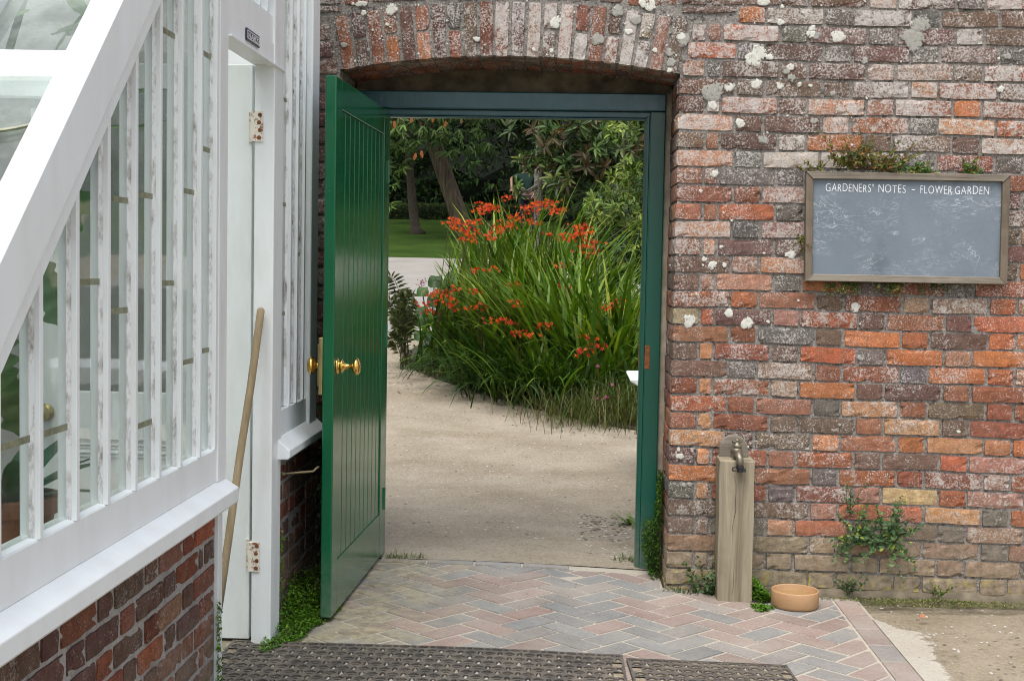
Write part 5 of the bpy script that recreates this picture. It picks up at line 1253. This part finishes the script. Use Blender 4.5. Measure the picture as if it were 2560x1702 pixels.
P=[];D=[];U_=[];L_=[]; st=MB(); xb,yb=gx(1022,6.7),6.7; zb=float(gz(xb,yb))
for px,py in ((968,690),(985,735),(975,790),(972,850),(1010,728),(1035,740),(1000,770),(990,820),(1040,790),(1020,760),(962,750)):
    e=P3(px,py,6.6+random.uniform(-.2,.2)); b=Vector((xb+random.uniform(-.08,.08),yb+random.uniform(-.08,.08),zb)); m1=Vector((b.x*.7+e.x*.3,b.y,e.z+.05+.0*(e-b).length)); pts=[]
    for i in range(19):
        t=i/18; pts.append(b*(1-t)**2+m1*2*t*(1-t)+e*t*t)
    st.tube(pts,[.005*(1-.7*i/18) for i in range(19)],4,col=(.05,.05,.02))
    for i in range(5,19):
        tg=(pts[min(18,i+1)]-pts[i-1]).normalized(); sd_=tg.cross(Vector((0,-1,.2))).normalized()
        for s_ in (-1,1):
            for sub in (0,.5): P.append(tuple(pts[i]+tg*.02*sub)); D.append(tuple(sd_*s_*.7+tg*.5+Vector((0,0,-.45)))); U_.append((0,-1,.3)); L_.append(.11*(1-.5*abs(i-10)/9)*random.uniform(.7,1.2))
st.build('stems',LEAFM,fe)
L_=np.array(L_); V,F,C=leaves(np.array(P),np.array(D),np.array(U_),L_,L_*.17,palette([(.085,.11,.035),(.12,.145,.05),(.06,.08,.03)],len(P))); npmesh('foliage',V,F,C,LEAFM,fe)
# low ground cover and grass along the bed edge
ed=[(-1.66,7.0),(-1.2,6.2),(-.62,5.4),(-.1,4.78),(.46,4.3),(1.2,3.9)]
def edge_pts(n,inn):
    e=np.array(ed); t=rng.uniform(0,len(ed)-1.001,n); i=t.astype(int); f=(t-i)[:,None]; p=e[i]*(1-f)+e[i+1]*f; k=rng.uniform(*inn,n)
    p=p+np.stack([k*.62,k*.78],1)+rng.normal(0,.03,(n,2)); return p
p=edge_pts(5200,(-.03,.65)); n=len(p); z=gz(p[:,0],p[:,1])+rng.uniform(0,.16,n)
D=rdir(n); D[:,2]=np.abs(D[:,2])*.6; L=rng.uniform(.02,.05,n)
V,F,C=leaves(np.column_stack([p,z]),D,np.tile([0,0,1.],(n,1)),L,L*.6,palette(DARKG+[(.05,.08,.02)],n)); tag(npmesh('ground_cover',V,F,C,LEAFM,None),'low dark leafy ground cover edging the flower bed along the path','ground cover',kind='stuff')
p=edge_pts(2600,(-.05,.4)); p2=np.stack([rng.normal(.28,.28,1500),4.55+rng.normal(0,.22,1500)],1); p=np.concatenate([p,p2]); n=len(p); P=np.column_stack([p,gz(p[:,0],p[:,1])-.01]); a=rng.uniform(0,6.28,n); H=np.stack([np.cos(a),np.sin(a),0*a],1)
V,F,C=blades(P,H,np.concatenate([rng.uniform(.06,.22,n-1500),rng.uniform(.12,.42,1500)]),rng.uniform(.05,.7,n),np.full(n,.006),palette([(.06,.10,.02),(.09,.12,.03),(.13,.13,.045),(.10,.085,.035)],n),4,rng.uniform(.2,1.2,n)); tag(npmesh('edge_grass',V,F,C,LEAFM,None),'wispy green and straw grass along the edge of the flower bed','grass',kind='stuff')
for i,(px,py) in enumerate(((1496,914),(1532,960),(1491,993),(1508,995),(1518,990))):
    m_=MB(); c=P3(px,py,4.4); m_.tube([(c.x+.02,4.45,float(gz(c.x,4.45))),(c.x,c.y,c.z)],.0018,4,col=(.10,.10,.04))
    for k in range(3): floret(m_,c+Vector((random.gauss(0,.006),0,random.gauss(0,.006))),(random.gauss(0,.4),-1,.4),.013,(.55,.13,.34))
    o=m_.build('pink_flower',PETAL); tag(o,['topmost small pink wildflower in the grass below the orange sprays','pink wildflower nearest the white table corner','lowest left pink wildflower in the bed edge grass','lower middle pink wildflower in the bed edge grass','lower right pink wildflower in the bed edge grass'][i],'wildflower','pink wildflowers in the bed edge grass')
n=170; p=edge_pts(n,(-.55,.05)); p[:,0]+=rng.normal(0,.2,n); P=np.column_stack([p,gz(p[:,0],p[:,1])+.004]); D=rdir(n); D[:,2]*=.15; L=rng.uniform(.015,.04,n)
V,F,C=leaves(P,D,np.tile([0,0,1.],(n,1)),L,L*.55,palette([(.10,.055,.025),(.16,.06,.025),(.07,.045,.02),(.12,.10,.04)],n)); tag(npmesh('fallen_leaves',V,F,C,LEAFM,None),'small brown leaves fallen along the path beside the flower bed','fallen leaves',kind='stuff')
# white table behind the jamb
wt=thing('garden_table','white painted garden table whose rounded corner shows beside the right door jamb','table',(.85,2.6,0))
c=P3(1570,937,2.6); zt=c.z; xt=c.x
m_=MB(); pr=[(xt,zt-.012),(xt+.006,zt),(xt+.95,zt),(xt+.95,zt-.11),(xt+.17,zt-.11),(xt+.012,zt-.022)]
m_.prism(pr,'y',2.3,2.95); m_.build('table_top',WHITE,wt,bevel=.008)
for x in (xt+.32,xt+.88):
    for y in (2.38,2.87):
        m_=MB(); m_.box(x-.03,x+.03,y-.03,y+.03,float(gz(x,y))-.02,zt-.1105); m_.build('leg',WHITE,wt,bevel=.004)
# hedge and woodland
hd=thing('clipped_hedge','low clipped dark hedge along the far side of the lawn','hedge',(gx(1060,33),33,float(gz(-4,33))))
zA=float(gz(-4,33)); h0=zA; h1=float(P3(1060,509,33).z)
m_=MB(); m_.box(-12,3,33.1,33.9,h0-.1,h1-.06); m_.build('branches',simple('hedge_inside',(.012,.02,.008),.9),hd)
n=9000; fx=rng.uniform(-9,2,n); top=rng.uniform(0,1,n)<.25; P=np.stack([fx,np.where(top,rng.uniform(33,34,n),33.03+rng.normal(0,.03,n)),np.where(top,h1+rng.normal(0,.02,n),rng.uniform(h0,h1,n))],1); D=rdir(n); D[:,1]=-np.abs(D[:,1]); L=rng.uniform(.04,.08,n)
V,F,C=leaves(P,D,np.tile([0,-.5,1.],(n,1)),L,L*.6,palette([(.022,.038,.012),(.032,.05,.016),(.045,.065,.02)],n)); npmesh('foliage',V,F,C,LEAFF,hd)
WOOD=simple('shaded_wood_mass',(.006,.010,.005),1,0,.5,1.5)  # opaque backing, its near-black colour holds the shade under the trees
m_=MB(); nx,nz=60,26; vs=[]
for j in range(nz+1):
    for i in range(nx+1):
        x=-26+52*i/nx; z=1.5+12.5*j/nz; vs.append((x,43+1.2*math.sin(x*.9+z*.5)+.9*math.sin(z*1.3+x*.35)+random.uniform(-.4,.4),z+random.uniform(-.2,.2)))
m_.add(vs,[(j*(nx+1)+i,j*(nx+1)+i+1,(j+1)*(nx+1)+i+1,(j+1)*(nx+1)+i) for j in range(nz) for i in range(nx)])
# thickness of the wood behind its face
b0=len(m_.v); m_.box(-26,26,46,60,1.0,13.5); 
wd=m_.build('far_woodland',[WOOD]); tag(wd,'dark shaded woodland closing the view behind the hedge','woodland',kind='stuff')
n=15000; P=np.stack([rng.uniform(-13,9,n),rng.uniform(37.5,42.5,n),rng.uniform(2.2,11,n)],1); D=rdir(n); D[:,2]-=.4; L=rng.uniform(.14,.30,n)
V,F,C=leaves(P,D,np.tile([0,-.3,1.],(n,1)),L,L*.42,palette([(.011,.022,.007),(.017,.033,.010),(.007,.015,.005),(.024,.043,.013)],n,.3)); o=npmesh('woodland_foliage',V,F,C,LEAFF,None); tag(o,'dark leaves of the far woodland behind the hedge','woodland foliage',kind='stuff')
n=5200; c=cloud(n,[(-4.6,30.5,5.2,2.6,1.5,2.2),(0,31,6,3,2,2.4),(3.5,28,5,3,2,3),(5,22,4.5,2.4,2,3),(-2,29,8.2,7,3,1.4),(2,22,8.0,6,3,1.2)]); V,F,C=whorls(c,[(.012,.025,.008),(.019,.036,.011),(.008,.017,.006)],.19,5,.36,-.1)  # high crown volumes are added above the view to shade the garden
mt=thing('dark_evergreen','broad dark evergreen behind the rhododendron, its unseen high crown added for shade','tree',(3.6,30,2.2)); npmesh('crown',V,F,C,LEAFF,mt)
trunk_mesh('trunk',[(3.6,30,2.0),(3.55,30,4.5),(3.4,30,8.5)],[.3,.25,.15],BARK,mt)
# gardener standing behind the trunk
def skin(name,V,E,rad,mat,parent,root=0,sub=2):
    me=bpy.data.meshes.new(name); me.from_pydata([tuple(v) for v in V],E,[]); me.materials.append(mat); o=link(name,me,parent)
    s_=o.modifiers.new('skin','SKIN'); s_.use_smooth_shade=True
    for i,sv in enumerate(me.skin_vertices[0].data if me.skin_vertices else []): pass
    if not me.skin_vertices:
        bm=bmesh.new(); bm.from_mesh(me); bm.verts.layers.skin.verify(); bm.to_mesh(me); bm.free()
    for i,sv in enumerate(me.skin_vertices[0].data):
        r_=rad[i]; sv.radius=r_ if isinstance(r_,tuple) else (r_,r_); sv.use_root=(i==root)
    q=o.modifiers.new('sub','SUBSURF'); q.levels=sub; q.render_levels=sub
    return o
SKINM=simple('skin',(.36,.19,.13),.55,0,.05); SHIRT=simple('dark_green_shirt',(.006,.028,.021),.9,0,.2,6); TROU=simple('navy_trousers',(.008,.010,.022),.9,0,.2); HAIR=simple('brown_hair',(.05,.03,.018),.7); BOOT=simple('work_boots',(.03,.02,.012),.7)
pz=float(gz(gx(1312,27.5),27.5)); PO=Vector((gx(1316,27.5),27.5,pz))
pe=thing('person','gardener in dark green shirt and navy trousers standing behind the grey trunk, one arm raised','person',tuple(PO))
def W(*L): return [PO+Vector(p) for p in L]
lean=lambda z:-.10*max(0,z-.95)
body=W((0,0,.95),(-.02,0,1.2),(-.05,0,1.42),(-.06,-.01,1.53),(-.075,-.03,1.64),(-.078,-.035,1.735),(-.25,0,1.43),(-.43,.02,1.36),(-.41,-.14,1.16),(.14,0,1.42),(.22,.03,1.16),(.16,-.14,.98),(-.10,0,.90),(-.11,-.02,.50),(-.11,.02,.08),(.10,0,.90),(.11,-.01,.50),(.11,.02,.08),(-.11,-.13,.04),(.11,-.13,.04),(-.405,-.22,1.09),(.14,-.21,.93))
be=[(0,1),(1,2),(2,3),(3,4),(4,5),(2,6),(6,7),(7,8),(2,9),(9,10),(10,11),(0,12),(12,13),(13,14),(0,15),(15,16),(16,17),(14,18),(17,19),(8,20),(11,21)]
br=[.13,.115,.13,.052,(.075,.09),(.06,.075),.06,.045,.03,.06,.045,.03,.085,.06,.045,.085,.06,.045,.03,.03,(.035,.018),(.035,.018)]
k0=len(body)
for hb,hc in ((20,-1),(21,1)):
    h_=body[hb]
    for f_ in range(5):
        d1=Vector(((f_-2)*.016 if f_<4 else hc*-.045,-.055+.006*abs(f_-1.5) if f_<4 else -.02,-.035)); body+=[h_+d1*.5,h_+d1,h_+d1*1.4+Vector((0,.006,-.02))]
        n0=len(body)-3; be+=[(hb,n0),(n0,n0+1),(n0+1,n0+2)]; br+=[.010,.009,.008]
skin('body',body,be,br,SKINM,pe)
fc=MB(); hcn=PO+Vector((-.078,-.035,1.66)); fd=Vector((-.75,-.66,0)); sd2=Vector((.66,-.75,0))
fc.tube([hcn+fd*.075+Vector((0,0,.01)),hcn+fd*.105+Vector((0,0,-.02)),hcn+fd*.08+Vector((0,0,-.03))],[.008,.013,.008],8)
for s_ in (-1,1): fc.lathe([(0,-.012),(.010,-.006),(.010,.006),(0,.012)],Matrix.Translation(hcn+fd*.082+sd2*.032*s_+Vector((0,0,.015))),8); fc.tube([hcn+sd2*.078*s_+Vector((0,0,.02)),hcn+sd2*.088*s_,hcn+sd2*.078*s_+Vector((0,0,-.025))],[.008,.013,.007],6)
fc.tube([hcn+fd*.086-sd2*.022+Vector((0,0,-.055)),hcn+fd*.092+Vector((0,0,-.057)),hcn+fd*.086+sd2*.022+Vector((0,0,-.055))],.005,6)
fc.build('face',SKINM,pe,smooth=True)
skin('hair',[hcn+Vector((.02,.02,.02)),hcn+Vector((.01,.01,.07)),hcn+Vector((.03,.03,-.03))],[(0,1),(0,2)],[(.088,.095),(.07,.075),(.06,.06)],HAIR,pe)
sh=W((0,0,.92),(-.02,0,1.2),(-.05,0,1.41),(-.055,0,1.50),(-.25,0,1.42),(-.40,.015,1.365),(.14,0,1.41),(.20,.025,1.22))
skin('shirt',sh,[(0,1),(1,2),(2,3),(2,4),(4,5),(2,6),(6,7)],[(.175,.13),(.16,.12),(.165,.125),.07,.085,.07,.085,.07],SHIRT,pe)
tr=W((0,0,.97),(-.10,0,.88),(-.11,-.02,.50),(-.11,.02,.09),(.10,0,.88),(.11,-.01,.50),(.11,.02,.09))
skin('trousers',tr,[(0,1),(1,2),(2,3),(0,4),(4,5),(5,6)],[(.165,.12),.10,.08,.07,.10,.08,.07],TROU,pe)
for x in (-.11,.11): skin('boot',W((x,.03,.07),(x,-.06,.05),(x,-.16,.045)),[(0,1),(1,2)],[.06,.05,.04],BOOT,pe)
# ------------------------------------------------------------------ light
w=bpy.data.worlds.new('World'); scene.world=w; w.use_nodes=True; nt=w.node_tree; bgn=nt.nodes['Background']
SUN_EL,SUN_AZ=R(66),R(198)
sky=nt.nodes.new('ShaderNodeTexSky'); sky.sky_type='NISHITA'; sky.sun_disc=False; sky.sun_elevation=SUN_EL; sky.sun_rotation=SUN_AZ; sky.air_density=1.0; sky.dust_density=3.5; sky.ozone_density=1.0
hs=nt.nodes.new('ShaderNodeHueSaturation'); hs.inputs['Saturation'].default_value=.5; nt.links.new(sky.outputs[0],hs.inputs['Color']); nt.links.new(hs.outputs[0],bgn.inputs[0]); bgn.inputs[1].default_value=.15
sd_=bpy.data.lights.new('sun','SUN'); so=bpy.data.objects.new('sun',sd_); COL.objects.link(so); sd_.energy=1.55; sd_.angle=R(35); sd_.color=(1,.985,.96)
dv=Vector((math.sin(SUN_AZ)*math.cos(SUN_EL),math.cos(SUN_AZ)*math.cos(SUN_EL),math.sin(SUN_EL))); so.rotation_euler=dv.to_track_quat('Z','Y').to_euler()
vs_=scene.view_settings; scene.display_settings.display_device='sRGB'; vs_.view_transform='Standard'; vs_.look='None'; vs_.exposure=.85; vs_.gamma=1
scene.cycles.filter_width=1.05; scene.cycles.max_bounces=8; scene.cycles.transparent_max_bounces=16; scene.cycles.use_denoising=True; scene.cycles.denoising_prefilter='ACCURATE'; scene.cycles.denoising_input_passes='RGB_ALBEDO_NORMAL'; scene.cycles.caustics_reflective=False; scene.cycles.caustics_refractive=False
scene.cycles.sample_clamp_indirect=6
